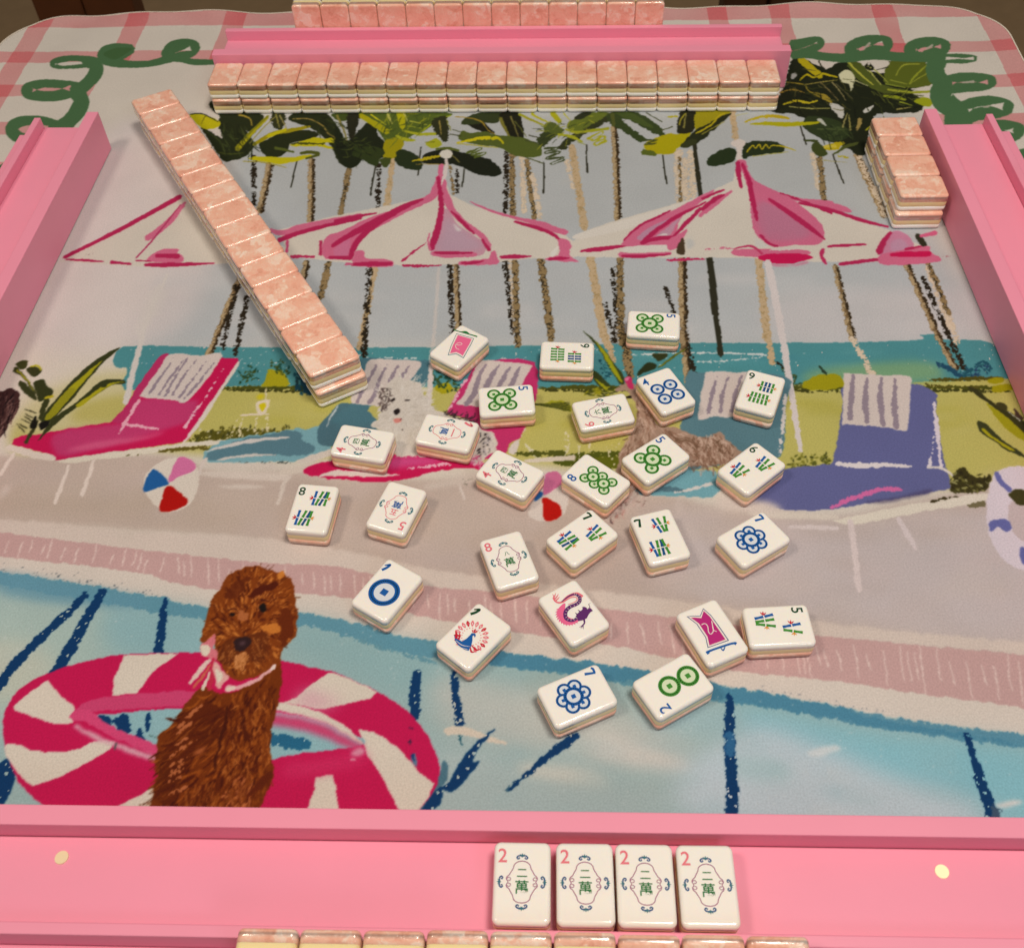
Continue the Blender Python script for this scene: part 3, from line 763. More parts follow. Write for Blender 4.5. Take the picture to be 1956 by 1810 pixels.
    S([1240, 1190, 1380, 1330, 1480, 1430], [20, 50, 20], HOT, rough=.5)
    S([1560, 1490, 1640, 1600], [24, 40], HOT, rough=.5)
    S([1040, 1640, 1240, 1650, 1500, 1650], [50, 70, 40], PINK, rough=.5)
    S([1060, 1630, 1240, 1632, 1460, 1630], [26, 36, 16], HOT, rough=.5)
    S([975, 1520, 840, 1620, 700, 1730], [14, 26, 20], (176, 44, 84), chalk=.55)
    S([720, 1765, 900, 1770, 1130, 1762], [26, 34, 8], HOT, chalk=.5)
    S([1320, 1745, 1560, 1730, 1720, 1720], [40, 60, 70], PINK, rough=.6)
    S([1340, 1740, 1460, 1735, 1580, 1720], [20, 40, 14], HOT, rough=.6)
    P([1640, 1680, 1660, 1620, 1700, 1610, 1720, 1680, 1740, 1740, 1640, 1740], PINK, rough=.6)
    at('C')
    S([-240, 1085, 0, 1190, 260, 1260, 420, 1290], [8, 26, 30, 16], (196, 96, 124), rough=.5)
    P([230, 1270, 400, 1270, 560, 1310, 700, 1360, 810, 1400, 760, 1440, 620, 1400, 400, 1320], PINK, rough=.8)
    S([240, 1300, 460, 1360, 640, 1430, 760, 1530], [24, 40, 40, 20], HOT, rough=.5)
    P([700, 1490, 800, 1490, 840, 1560, 820, 1660, 900, 1710, 880, 1730, 560, 1700, 700, 1650, 710, 1560], PINK, rough=.7)
    S([600, 1700, 720, 1690, 820, 1685], [26, 40, 10], HOT, rough=.5)
    S([90, 1678, 230, 1672, 420, 1668], [30, 50, 10], HOT, rough=.5)
    P([620, 1640, 700, 1560, 690, 1620, 640, 1680], (212, 204, 192), rough=.4)
    # right umbrella
    S([940, 1615, 1160, 1590, 1430, 1555], [24, 52, 20], HOT, rough=.5)
    P([1400, 1500, 1480, 1400, 1620, 1310, 1800, 1230, 1949, 1170, 2150, 1060, 2360, 960, 2300, 1040, 2120, 1160, 2000, 1280, 1960, 1400, 1950, 1500, 1900, 1560, 1420, 1560], PINK, rough=.6)
    P([1540, 1480, 1660, 1370, 1900, 1260, 1740, 1400, 1640, 1490], (180, 130, 150), rough=.7)
    P([1730, 1470, 1850, 1370, 2000, 1260, 1940, 1360, 1880, 1450], (184, 136, 152), rough=.7)
    P([1760, 1460, 1830, 1425, 1870, 1440], (206, 190, 186), rough=.5)
    S([1400, 1500, 1560, 1350, 1760, 1250, 1900, 1180], [14, 26, 26, 14], HOT, rough=.5)
    S([1590, 1530, 1700, 1430, 1850, 1320, 2000, 1230, 2280, 1090], [40, 50, 44, 40, 14], HOT, rough=.5)
    S([1600, 1520, 1760, 1480, 1920, 1470], [40, 44, 40], HOT, rough=.5)
    S([1920, 1470, 2060, 1320, 2220, 1160], [30, 44, 34], HOT, rough=.5)
    P([1400, 1580, 1500, 1560, 1830, 1545, 1870, 1570, 1830, 1610, 1440, 1625], (208, 198, 186), rough=.5)
    S([1360, 1650, 1500, 1660, 1900, 1630], [60, 50, 20], PINK, rough=.5)
    S([1380, 1665, 1560, 1670, 1900, 1645], [26, 40, 14], HOT, rough=.5)
    at('D')
    S([560, 1060, 720, 990, 800, 960], [30, 26, 16], HOT, rough=.5)
    S([540, 1240, 700, 1100, 880, 975], [40, 70, 20], PINK, rough=.5)
    S([560, 1170, 700, 1060, 800, 1010], [40, 50, 16], HOT, rough=.5)
    P([340, 1560, 210, 1600, 200, 1500, 320, 1430, 400, 1380, 370, 1480], PINK, rough=.7)
    P([300, 1560, 320, 1520, 350, 1480, 375, 1500, 375, 1640, 300, 1640], (70, 54, 36), rough=.7)
    S([190, 1710, 400, 1700, 600, 1695], [24, 30, 16], (180, 44, 86), chalk=.5)
    # pole knob
    P([870, 480, 900, 440, 960, 425, 1020, 450, 1015, 490, 985, 530, 990, 660, 930, 660, 930, 530], (206, 192, 180), rough=.6)
    P([930, 660, 1020, 650, 1060, 760, 1120, 860, 1300, 950, 1500, 1050, 1680, 1180, 1820, 1310, 1860, 1420, 1800, 1540, 1540, 1550, 1340, 1570, 1200, 1500, 1110, 1380, 1090, 1260, 1060, 1000, 1000, 800], PINK, rough=.6)
    P([990, 790, 1020, 900, 1010, 970, 985, 960, 995, 860], UMB, rough=.5)
    P([1150, 1120, 1280, 1090, 1500, 1200, 1640, 1320, 1720, 1440, 1500, 1500, 1260, 1480, 1160, 1340], (180, 112, 134), soft=4, alpha=.95)
    P([1160, 1010, 1300, 1040, 1700, 1240, 1840, 1380, 1850, 1430, 1680, 1300, 1280, 1110], PINK, rough=.5)
    S([940, 670, 950, 780, 980, 940], [44, 56, 24], HOT, rough=.5)
    S([990, 680, 1060, 860, 1100, 1060, 1150, 1290], [30, 50, 60, 24], HOT, rough=.5)
    S([1270, 1060, 1480, 1200, 1680, 1340, 1870, 1490], [30, 56, 60, 16], HOT, rough=.5)
    S([1180, 1440, 1260, 1520, 1370, 1565], [24, 30, 20], HOT, rough=.5)
    P([1120, 1470, 1180, 1500, 1280, 1560, 1140, 1570], (196, 190, 182), rough=.5, alpha=.7)
    P([395, 1500, 440, 1480, 480, 1520, 470, 1560, 410, 1590], (186, 182, 174), soft=1.5)
    S([600, 1600, 760, 1580, 900, 1590], [8, 14, 10], (200, 110, 132), chalk=1.1)
    P([900, 1600, 1100, 1590, 1180, 1590, 1660, 1600, 1680, 1660, 1400, 1680, 920, 1660], PINK, rough=.7)
    S([900, 1590, 1040, 1560, 1120, 1575, 1200, 1640], [12, 20, 26, 26], (182, 54, 92), rough=.5)
    S([1280, 1600, 1500, 1590, 1640, 1585], [16, 26, 20], (204, 190, 180), chalk=.6)
    P([1160, 1690, 1220, 1650, 1400, 1640, 1600, 1640, 1740, 1680, 1660, 1710, 1500, 1750, 1300, 1740], MAG, rough=.7)
    P([1240, 1740, 1500, 1765, 1680, 1720, 1660, 1750, 1400, 1780], PINK, soft=1.6, alpha=.8)
    S([1850, 1590, 1835, 1660, 1880, 1750], [30, 44, 26], (180, 44, 86), rough=.6)
    S([1380, 990, 1560, 1060, 1720, 1090, 1949, 1110], [6, 40, 60, 60], PINK, rough=.6)
    S([1380, 990, 1600, 1070, 1949, 1210], [10, 24, 40], HOT, chalk=.5)
    at('c3')
    P([860, 1070, 980, 1090, 1030, 1130, 900, 1110], PINK, rough=.7)
    S([750, 1080, 900, 1110, 1080, 1170, 1230, 1208], [10, 18, 20, 10], HOT, rough=.5)
    S([905, 1310, 1000, 1305, 1110, 1300], [12, 16, 8], HOT, rough=.5)
    S([965, 1405, 1080, 1390, 1200, 1378], [16, 20, 14], HOT, rough=.5)
    P([1180, 1340, 1200, 1280, 1250, 1230, 1310, 1240, 1360, 1290, 1330, 1370, 1200, 1400], (190, 122, 146), rough=.6)
    P([1240, 1290, 1290, 1270, 1330, 1300, 1310, 1340, 1250, 1340], (182, 140, 160), soft=1.5, alpha=.8)
    S([1180, 1340, 1200, 1290, 1240, 1235], [40, 30, 16], HOT, rough=.5)
    P([1180, 1360, 1300, 1330, 1440, 1310, 1450, 1340, 1500, 1370, 1480, 1395, 1210, 1410], PINK, rough=.6)
    S([1240, 1355, 1340, 1352, 1450, 1350], [16, 32, 26], MAG, rough=.5)
    S([1320, 1325, 1400, 1310], [14, 10], HOT)
    S([1400, 1255, 1480, 1238], [16, 24], (200, 90, 124), rough=.5)
    S([1500, 1365, 1560, 1362], 4, (160, 90, 100), chalk=.8)
    # poles
    at('W')
    S([322, 520, 290, 590, 262, 680, 240, 770], [5, 9, 11, 13], (204, 194, 184), rough=.5)
    S([838, 512, 829, 640, 822, 700, 818, 770], [6, 7, 9, 9], (200, 188, 178), rough=.5, alpha=.7)
    S([1466, 500, 1487, 600, 1510, 740, 1529, 862], [14, 15, 13, 8], (204, 192, 186), rough=.5, chalk=.4)
def towel(poly, stripes, w):
    P(poly, (202, 186, 176), rough=.5)
    for s in stripes:
        S(s, w, (142, 126, 134), chalk=.45)


def paint_loungers():
    # --- pink lounger, left
    at('F')
    P([125, 1270, 150, 1210, 230, 1180, 420, 1160, 640, 1120, 900, 1080, 1180, 1035, 1330, 880, 1480, 640, 1690, 350, 1800, 340, 2360, 350, 2530, 360, 2540, 400, 2200, 900, 2000, 1230, 1940, 1250, 1500, 1310, 1050, 1370, 600, 1440, 560, 1390, 380, 1340, 200, 1300], MAG, rough=.6, smooth=False)
    P([600, 1150, 1200, 1060, 1320, 1060, 1350, 1050, 1500, 790, 2010, 810, 2100, 800, 2050, 1000, 1700, 1130, 1000, 1330, 620, 1390], (184, 62, 108), rough=.6, alpha=.8, soft=2)
    P([720, 1330, 1000, 1250, 1500, 1190, 1680, 1150, 1760, 1140, 1500, 1230, 1000, 1320, 760, 1345], (204, 84, 122), soft=2, alpha=.9)
    P([1690, 350, 1790, 345, 1500, 740, 1340, 1020, 1190, 1030, 1330, 880, 1480, 640], (178, 44, 92), rough=.5)
    S([1490, 780, 1330, 1040, 1260, 1170], [26, 34, 14], (222, 160, 172), chalk=.55)
    S([1300, 1050, 1500, 1085, 1720, 1115], [24, 30, 10], (222, 160, 172), chalk=.6)
    P([70, 1290, 140, 1280, 400, 1350, 580, 1390, 590, 1430, 480, 1440, 250, 1390, 80, 1330], (212, 196, 180), rough=.6)
    P([600, 1445, 1000, 1385, 1500, 1320, 1940, 1260, 2300, 1230, 2440, 1240, 2440, 1275, 2000, 1300, 1500, 1380, 1000, 1440, 800, 1470], (210, 198, 178), rough=.7)
    S([1680, 1350, 1800, 1335, 2100, 1310, 2240, 1320], [20, 34, 30, 40], (96, 84, 30), chalk=.8)
    S([1340, 1390, 1540, 1370], [8, 10], (120, 110, 80), chalk=.9)
    for s in ([150, 1370, 60, 1500, 0, 1600], [730, 1490, 660, 1700, 610, 1820, 590, 1900], [1000, 1450, 930, 1650, 870, 1820]):
        S(s, [26, 40, 40], (216, 198, 184), rough=.6)
    P([20, 1740, 120, 1700, 60, 1800, 0, 1860], (206, 188, 176), soft=3)
    at('G')
    S([500, 440, 300, 760, 70, 1090], [8, 18, 30], (222, 170, 180), chalk=.7)
    P([620, 410, 640, 440, 460, 720, 260, 1030, 90, 1240, 60, 1240, 240, 980, 440, 690], (212, 198, 184), rough=.6)
    towel([-380, 720, -380, 770, -70, 800, -40, 800, 120, 800, 470, 330, 240, 330, 60, 310, -40, 305, -120, 340, -240, 520],
          [[-30, 320, -120, 470, -230, 620, -310, 750], [70, 350, 0, 460, -110, 600, -210, 760], [120, 330, 60, 420, -40, 580, -140, 760], [220, 340, 100, 500, 0, 640, -60, 760], [330, 340, 200, 520, 80, 680, 10, 780], [400, 380, 260, 560, 150, 700, 60, 790]], [6, 20, 26, 20])
    # --- teal lounger, left middle
    P([270, 1400, 330, 1310, 560, 1220, 900, 1160, 1250, 1110, 1500, 1080, 1640, 1060, 1640, 1290, 1560, 1370, 1250, 1450, 900, 1460, 560, 1470, 330, 1460], (118, 160, 166), rough=1.4)
    P([300, 1390, 380, 1340, 640, 1230, 1000, 1150, 1270, 1120, 1320, 1180, 1310, 1230, 1440, 1270, 1450, 1330, 1380, 1390, 1000, 1390, 560, 1420, 330, 1440], (84, 118, 128), rough=1.6)
    S([300, 1350, 640, 1260, 1000, 1210, 1190, 1195], [10, 40, 34, 8], (198, 190, 182), rough=.8)
    S([410, 1440, 700, 1395, 1040, 1385], [8, 34, 10], (196, 188, 178), rough=.8)
    for x in (700, 930, 1100, 1200):
        S([x - 60, 1470, x, 1462, x + 60, 1466], [8, 18, 8], (88, 96, 90), chalk=1.1)
    P([1480, 1230, 1500, 1080, 1620, 940, 1720, 840, 1830, 840, 1949, 860, 2200, 1300, 1700, 1300, 1540, 1280], (72, 104, 114), rough=.8)
    S([1580, 1080, 1640, 960, 1710, 850], [8, 24, 10], (180, 186, 184), rough=.7)
    P([1260, 1450, 1500, 1360, 1640, 1320, 1660, 1380, 1400, 1460], (204, 190, 176), rough=.8)
    P([270, 1480, 700, 1470, 1000, 1480, 1040, 1530, 700, 1540, 280, 1530], (202, 188, 174), soft=1.5)
    P([250, 1560, 800, 1570, 1160, 1590, 1190, 1640, 1000, 1660, 500, 1630, 240, 1600], (206, 190, 176), soft=1.5)
    P([1080, 1560, 1340, 1490, 1500, 1480, 1340, 1560, 1120, 1600], (204, 188, 172), rough=.8)
    P([400, 1720, 700, 1700, 940, 1725, 700, 1745], (204, 188, 174), soft=1.5)
    S([1160, 1610, 1110, 1740, 1080, 1860, 1060, 1900], [40, 50, 44, 40], (204, 188, 174), rough=.7)
    # glass on a small table
    P([830, 910, 840, 830, 900, 805, 975, 800, 960, 880, 930, 940, 870, 955], (214, 198, 172), rough=.5)
    P([865, 860, 900, 835, 935, 840, 925, 895, 890, 925], (200, 182, 20), rough=.4)
    S([935, 680, 932, 830], 10, (214, 200, 176))
    P([840, 760, 900, 735, 915, 770, 860, 800], (196, 180, 30), soft=1)
    S([670, 968, 800, 955, 960, 955], [16, 24, 18], (214, 196, 172), rough=.5)
    for s in ([630, 990, 590, 1110, 540, 1230], [690, 980, 660, 1090, 650, 1200], [840, 980, 830, 1080, 815, 1160], [945, 980, 950, 1080, 950, 1150]):
        S(s, [16, 18, 14], (206, 192, 150), chalk=.7)
    # --- teal lounger with the white dog (its towel)
    at('M')
    P([100, 250, 740, 270, 840, 280, 830, 480, 700, 560, 200, 760, 280, 900, 220, 960, 0, 960, -100, 960, -200, 900, 0, 730, 60, 720, 120, 420], (72, 110, 120), rough=.8)
    towel([0, 700, 130, 430, 150, 370, 210, 260, 450, 260, 740, 280, 700, 400, 640, 470, 400, 740, 180, 740],
          [[280, 300, 220, 420, 150, 540, 60, 720], [390, 310, 310, 470, 260, 620, 190, 720], [520, 290, 440, 440, 400, 500], [630, 320, 560, 420, 520, 480]], [12, 34, 40, 40])
    S([860, 290, 850, 500, 830, 720], [50, 54, 40], (204, 190, 180), rough=.6)
    # pink lounger, middle
    P([1040, 800, 1100, 680, 1280, 400, 1360, 290, 1949, 290, 1949, 800, 1840, 1000, 1800, 1090, 1700, 1140, 1660, 1240, 1560, 1300, 1300, 1300, 1300, 1100, 1250, 900, 1050, 840], (186, 46, 98), rough=.6)
    S([1040, 800, 1120, 660, 1230, 460], [14, 26, 14], (220, 160, 176), chalk=.7)
    P([1840, 1000, 1810, 1090, 1720, 1140, 1680, 1250, 1760, 1260, 1800, 1100, 1860, 1000], (206, 192, 180), rough=.7)
    towel([1150, 740, 1200, 640, 1280, 460, 1340, 320, 1420, 265, 1620, 280, 1900, 310, 1920, 350, 1840, 480, 1700, 740],
          [[1440, 300, 1360, 460, 1300, 640, 1220, 740], [1580, 310, 1480, 470, 1420, 600], [1700, 330, 1600, 500, 1540, 640], [1810, 330, 1720, 500, 1660, 640]], [16, 50, 60, 50])
    P([240, 1280, 470, 1270, 700, 1280, 1000, 1300, 1340, 1280, 1400, 1420, 1200, 1410, 900, 1450, 600, 1530, 300, 1560, -60, 1540, -320, 1510, -490, 1470, -460, 1400, -200, 1330], MAG, rough=.9)
    P([420, 1300, 700, 1290, 960, 1310, 900, 1370, 600, 1400, 420, 1420], (196, 74, 128), soft=3, alpha=.9)
    S([590, 1420, 800, 1395, 1060, 1370], [14, 30, 16], (222, 170, 182), chalk=.8)
    P([-340, 1510, -300, 1470, -140, 1440, 100, 1450, 330, 1470, 520, 1490, 300, 1510, -60, 1500, -280, 1500], (210, 192, 180), rough=.8)
    # patio furniture lines near the white dog
    S([1160, 1580, 1180, 1660, 1210, 1740], [14, 22, 26], (206, 190, 178), rough=.5)
    S([1190, 1545, 1300, 1530], [22, 12], (92, 88, 70), chalk=.8)
    S([1200, 1550, 1240, 1600], [18, 14], (92, 88, 70), chalk=.8)
    P([800, 1590, 1100, 1540, 1320, 1500, 1340, 1540, 1100, 1590, 810, 1640], (200, 184, 170), soft=2)
    # --- white dog
    P([470, 1280, 480, 1120, 300, 1000, 220, 960, 300, 860, 320, 740, 330, 640, 380, 540, 480, 460, 620, 470, 740, 520, 800, 640, 860, 760, 960, 820, 1300, 920, 1400, 1000, 1500, 1030, 1560, 1180, 1440, 1300, 1340, 1380, 1200, 1300, 700, 1290], (202, 190, 176), rough=1.6)
    fur([330, 560, 760, 500, 860, 780, 700, 1000, 300, 960], 260, 60, 9, [(214, 204, 192), (196, 184, 170), (206, 196, 184), (184, 172, 158)], lambda x, y: math.atan2(y - 760, x - 560), .5)
    fur([480, 1000, 720, 1000, 700, 1260, 480, 1260], 90, 60, 8, [(214, 204, 190), (190, 178, 160), (204, 192, 176)], 1.5, .4)
    for k in range(46):
        a = _rr.uniform(-2.9, .5)
        r = _rr.uniform(250, 300)
        x, y = 560 + r * math.cos(a), 740 + r * math.sin(a)
        S([x, y, x + 70 * math.cos(a + _rr.uniform(-.4, .4)), y + 70 * math.sin(a)], [8, 3], (212, 202, 188))
    fur([310, 560, 420, 560, 420, 720, 330, 800, 300, 680], 80, 46, 9, [(48, 36, 36), (80, 64, 60), (110, 92, 84)], 1.6, 1.0)
    P([455, 800, 480, 785, 520, 785, 525, 815, 490, 845, 465, 835], (34, 26, 26), rough=.5)
    S([430, 700, 470, 675], [20, 24], (44, 34, 32))
    S([580, 690, 620, 690], [20, 18], (40, 30, 30))
    S([640, 720, 690, 770, 705, 830], [6, 10, 6], (60, 48, 44), chalk=.4)
    P([450, 900, 490, 885, 545, 890, 530, 925, 480, 935], (206, 128, 116), rough=.6)
    S([455, 890, 500, 890, 545, 890], [8, 16, 8], (60, 40, 36), chalk=.6)
    for x, y in ((475, 985), (515, 970), (545, 1005), (590, 1005), (480, 1000)):
        S([x, y, x + 4, y + 14], 14, (70, 58, 50), chalk=.5)
    fur([1380, 1030, 1500, 1040, 1480, 1200, 1380, 1320, 1340, 1200], 34, 46, 12, [(40, 34, 36), (60, 52, 54)], 2.2, .7)
    fur([1380, 1030, 1540, 1040, 1500, 1200, 1400, 1320], 40, 50, 9, [(206, 196, 192), (190, 178, 176)], .4, .8)
    fur([980, 820, 1330, 900, 1320, 930, 980, 850], 40, 60, 12, [(34, 26, 30), (50, 40, 44)], -.5, .9)
    fur([1260, 1280, 1380, 1280, 1400, 1400, 1280, 1390], 60, 40, 10, [(214, 190, 190), (206, 110, 150), (200, 60, 110)], .4, 1.0)
    # --- teal lounger behind the tan dog, striped towel
    at('c6')
    P([150, 330, 240, 310, 680, 330, 680, 480, 650, 760, 400, 760, 340, 800, 160, 840, -60, 960, -120, 900, -40, 760, 120, 600], (84, 118, 126), rough=.8)
    S([680, 430, 665, 600, 648, 750], [12, 18, 12], (206, 196, 188), chalk=.7)
    towel([215, 530, 250, 340, 275, 305, 420, 310, 520, 320, 420, 530, 300, 545, 230, 560],
          [[320, 325, 290, 420, 270, 525], [378, 325, 345, 430, 335, 520], [450, 325, 415, 420, 395, 520]], [8, 22, 24])
    P([-20, 870, 60, 850, 300, 830, 320, 960, 120, 970, -60, 950], (110, 158, 166), rough=1.2)
    S([-20, 940, 60, 930, 140, 940], [18, 30, 16], (80, 112, 122), chalk=.6)
    S([90, 950, 180, 930, 290, 900], [8, 14, 18], (204, 196, 188), chalk=.5)
    # tan dog
    at('R2')
    P([640, 1040, 700, 970, 800, 960, 880, 1000, 960, 1160, 1100, 1400, 1260, 1420, 1500, 1510, 1640, 1540, 1740, 1470, 1840, 1560, 1960, 1660, 2060, 1760, 1960, 1820, 1700, 1820, 1400, 1850, 1100, 1950, 900, 2050, 760, 2200, 640, 2180, 640, 2000, 690, 1700, 780, 1540, 860, 1400, 860, 1200, 760, 1040, 640, 1060], (158, 128, 108), rough=1.2)
    fur([860, 1080, 960, 1160, 1100, 1420, 860, 1700, 700, 1700, 780, 1500, 880, 1350], 120, 90, 14, [(104, 74, 54), (182, 150, 130), (140, 104, 84), (196, 166, 146)], lambda x, y: 1.2 if y < 1400 else 1.9, .35)
    fur([1120, 1420, 1500, 1520, 1740, 1480, 1960, 1680, 1960, 1820, 1450, 1850, 1260, 1700], 300, 90, 15, [(104, 74, 54), (182, 150, 130), (140, 104, 84), (196, 166, 146), (120, 86, 66)], lambda x, y: 1.3 if x > 1500 else .7, .45)
    fur([600, 1980, 1000, 2000, 1000, 2240, 600, 2240], 60, 60, 12, [(120, 90, 80), (190, 160, 150), (206, 186, 176)], 2.0, .5)
    S([760, 1105, 810, 1100], [18, 24], (24, 16, 14))
    P([730, 920, 760, 890, 800, 885, 830, 930, 830, 1020, 780, 1000, 750, 950], (190, 44, 92), rough=.6)
    P([740, 905, 790, 890, 780, 930, 745, 930], (214, 120, 150), rough=.5)
    at('R6')
    fur([850, 260, 1030, 230, 1000, 420, 800, 560], 80, 50, 9, [(196, 150, 140), (120, 90, 84), (206, 180, 170), (170, 120, 110)], 2.0, .6)
    S([815, 510, 825, 550], [10, 14], (50, 40, 44))
    # plants in front of the sea, near the two bamboo tiles
    at('R2')
    P([295, 400, 400, 480, 520, 600, 640, 760, 720, 860, 740, 960, 690, 960, 620, 860, 540, 720, 440, 560], (52, 60, 24), rough=.5)
    P([430, 510, 540, 630, 630, 770, 700, 900, 720, 950, 660, 900, 560, 740], (150, 148, 20), rough=.5)
    P([400, 860, 420, 820, 540, 930, 620, 1020, 540, 1030, 440, 960], (52, 60, 24), rough=.5)
    P([420, 910, 460, 930, 560, 1010, 530, 1020], (150, 146, 20), rough=.4)
    S([1100, 800, 1240, 690, 1410, 580], [10, 24, 10], (60, 66, 26))
    S([1110, 790, 1240, 690, 1400, 590], [6, 10, 5], (130, 132, 26))
    P([1030, 650, 1120, 640, 1200, 650, 1160, 700, 1090, 720], (46, 50, 22), rough=.5)
    P([870, 860, 980, 740, 1080, 760, 1070, 800, 960, 840, 900, 880], (38, 46, 22), rough=.5)
    fur([460, 700, 560, 740, 600, 900, 520, 900], 40, 30, 14, [(18, 64, 76), (30, 84, 88)], 1.0, .8)
    fur([300, 1010, 620, 1000, 620, 1090, 300, 1090], 50, 70, 14, [(66, 72, 18), (150, 142, 24), (50, 56, 20)], .1, .3)
    P([-50, 1140, 100, 1150, 170, 1200, 160, 1260, 0, 1220, -200, 1190, -100, 1165], (150, 146, 30), rough=.8)
    for k in range(9):
        S([-320 + k * 12, 1185 - k * 1, 160, 1160 + k * 12], [3, 9], (56, 60, 22))
    S([100, 1480, 200, 1475], [14, 14], (206, 194, 160), chalk=.6)
    for s in ([110, 1490, 115, 1740], [140, 1490, 135, 1720], [250, 1600, 270, 1780], [370, 1590, 380, 1700], [530, 1600, 600, 1740, 640, 1840], [610, 1580, 550, 1780], [700, 1560, 640, 1680]):
        S(s, [12, 16, 12], (202, 190, 150), chalk=.6)
    at('R5')
    S([780, 130, 860, 230, 950, 320], [14, 40, 26], (206, 196, 160), chalk=.5)
    S([800, 340, 1000, 320, 1320, 300], [30, 44, 60], (206, 190, 170), rough=.7)
    S([700, 260, 900, 260, 1200, 250], [30, 50, 60], (76, 78, 22), chalk=1.0)
    # --- violet lounger, right
    at('c6')
    P([985, 470, 1000, 380, 1340, 370, 1420, 385, 1485, 425, 1480, 480, 1500, 640, 1530, 800, 1560, 900, 1540, 930, 1440, 950, 1300, 975, 1100, 1010, 900, 1040, 700, 1040, 520, 1020, 420, 1000, 480, 940, 620, 850, 720, 815, 860, 800, 930, 785, 960, 640], (94, 95, 138), rough=.6)
    P([1100, 1000, 1300, 965, 1440, 930, 1440, 955, 1200, 1005], (70, 60, 90), soft=1.2, alpha=.6)
    S([920, 1030, 1060, 970, 1180, 935, 1290, 930], [16, 26, 28, 24], (200, 100, 150), chalk=.7)
    S([955, 795, 1100, 805, 1240, 800, 1350, 810], [24, 28, 22, 10], (212, 200, 196), chalk=.55)
    S([1465, 440, 1485, 600, 1510, 820], [10, 24, 14], (210, 196, 200), chalk=.5)
    S([1470, 640, 1460, 740, 1440, 815], [8, 12, 14], (210, 198, 200), chalk=.5)
    S([1440, 815, 1510, 820, 1600, 880, 1660, 955], [10, 14, 14, 10], (210, 198, 186), rough=.6)
    towel([985, 580, 990, 340, 1010, 315, 1200, 325, 1340, 330, 1345, 400, 1330, 600, 1300, 618, 1150, 595, 1000, 585],
          [[1040, 320, 1030, 440, 1025, 560], [1115, 340, 1105, 460, 1115, 580], [1190, 335, 1185, 470, 1200, 595], [1265, 345, 1260, 480, 1270, 605]], [14, 34, 26])
    # brush behind it and the bench line
    P([1560, 900, 1590, 830, 1630, 810, 1660, 850, 1720, 870, 1770, 860, 1750, 930, 1660, 950, 1560, 940], (56, 50, 20), rough=1.2)
    fur([1560, 830, 1760, 860, 1740, 940, 1560, 940], 60, 30, 10, [(60, 56, 20), (110, 104, 50), (40, 34, 16), (150, 144, 90)], .6, 1)
    P([960, 1090, 1300, 1020, 1560, 975, 1760, 950, 1760, 990, 1400, 1050, 1100, 1110, 970, 1110], (212, 200, 182), rough=.7)
    S([1430, 1000, 1520, 980, 1610, 965], [6, 14, 6], (60, 50, 24), chalk=.5)
    S([1660, 1015, 1740, 1010], [20, 34], (110, 100, 70), chalk=.7)
    P([500, 1050, 900, 1060, 960, 1090, 800, 1090, 560, 1080], (208, 194, 178), soft=1.5)
    S([700, 1130, 860, 1135, 960, 1140], [18, 24, 14], (206, 190, 184), rough=.6)
    S([1025, 1100, 1050, 1260, 1060, 1380, 1075, 1470], [30, 36, 36, 30], (208, 190, 184), rough=.7)
    S([1280, 1085, 1330, 1170, 1375, 1245], [24, 28, 20], (206, 190, 186), rough=.7)
    P([330, 980, 600, 1000, 640, 1060, 360, 1040], (204, 188, 176), soft=3)
    S([110, 1000, 120, 1060], [40, 30], (196, 178, 168), soft=2)
    # white and blue float at the right edge
    P([1770, 900, 1790, 850, 1850, 815, 1949, 810, 2100, 860, 2150, 1100, 2100, 1380, 1980, 1370, 1860, 1320, 1780, 1220, 1750, 1100, 1750, 980], (206, 192, 196), rough=.8)
    P([1870, 1000, 1930, 1000, 1990, 1080, 1960, 1200, 1900, 1170, 1870, 1100], (186, 168, 164), rough=.8)
    S([1800, 845, 1830, 900, 1875, 935], [26, 30, 26], (100, 100, 152), rough=.6)
    P([1760, 1110, 1800, 1090, 1860, 1095, 1880, 1120, 1870, 1155, 1840, 1150, 1810, 1130, 1770, 1155], (96, 98, 150), rough=.7)
    P([1925, 1250, 1960, 1240, 1990, 1320, 1940, 1330], (96, 98, 150), rough=.7)
    P([1870, 960, 1900, 930, 1960, 940, 1970, 1010, 1910, 1005], (60, 56, 24), rough=1)
    # plant at the right edge
    at('RE')
    P([640, 1070, 760, 1110, 900, 1220, 1100, 1350, 1260, 1440, 1400, 1560, 1400, 1700, 1200, 1560, 960, 1330, 820, 1220], (52, 50, 22), rough=.6)
    P([870, 1280, 950, 1320, 1120, 1440, 1300, 1600, 1420, 1720, 1300, 1700, 1100, 1560], (150, 142, 20), rough=.5)
    P([985, 1260, 1080, 1270, 1110, 1350, 1010, 1320], (60, 56, 26), rough=.5)
    P([765, 1480, 820, 1475, 930, 1560, 1060, 1690, 1240, 1810, 1340, 1900, 1100, 1810, 960, 1690, 800, 1600], (54, 56, 28), rough=.7)
    P([810, 1570, 850, 1560, 980, 1670, 1200, 1810, 1100, 1790, 940, 1680], (160, 150, 20), rough=.5)
    S([820, 1610, 1000, 1720, 1140, 1830], [8, 14, 10], (54, 56, 28))
    S([1190, 1330, 1230, 1400, 1290, 1440], [20, 50, 30], (70, 50, 40))
    S([1130, 1370, 1260, 1470], [8, 12], (200, 196, 180))
    # --- plants and the black dog at the left edge
    at('F')
    P([440, 990, 620, 760, 760, 600, 960, 420, 1120, 310, 1260, 245, 1260, 265, 1100, 400, 960, 560, 760, 800, 560, 1010, 480, 1060], (50, 54, 24), rough=.5)
    P([480, 1000, 600, 830, 760, 650, 960, 480, 1090, 380, 1040, 440, 880, 620, 700, 830, 560, 990], (158, 150, 22), rough=.5)
    P([480, 1000, 620, 800, 740, 680, 800, 700, 640, 900, 560, 990], (140, 134, 24), rough=.5)
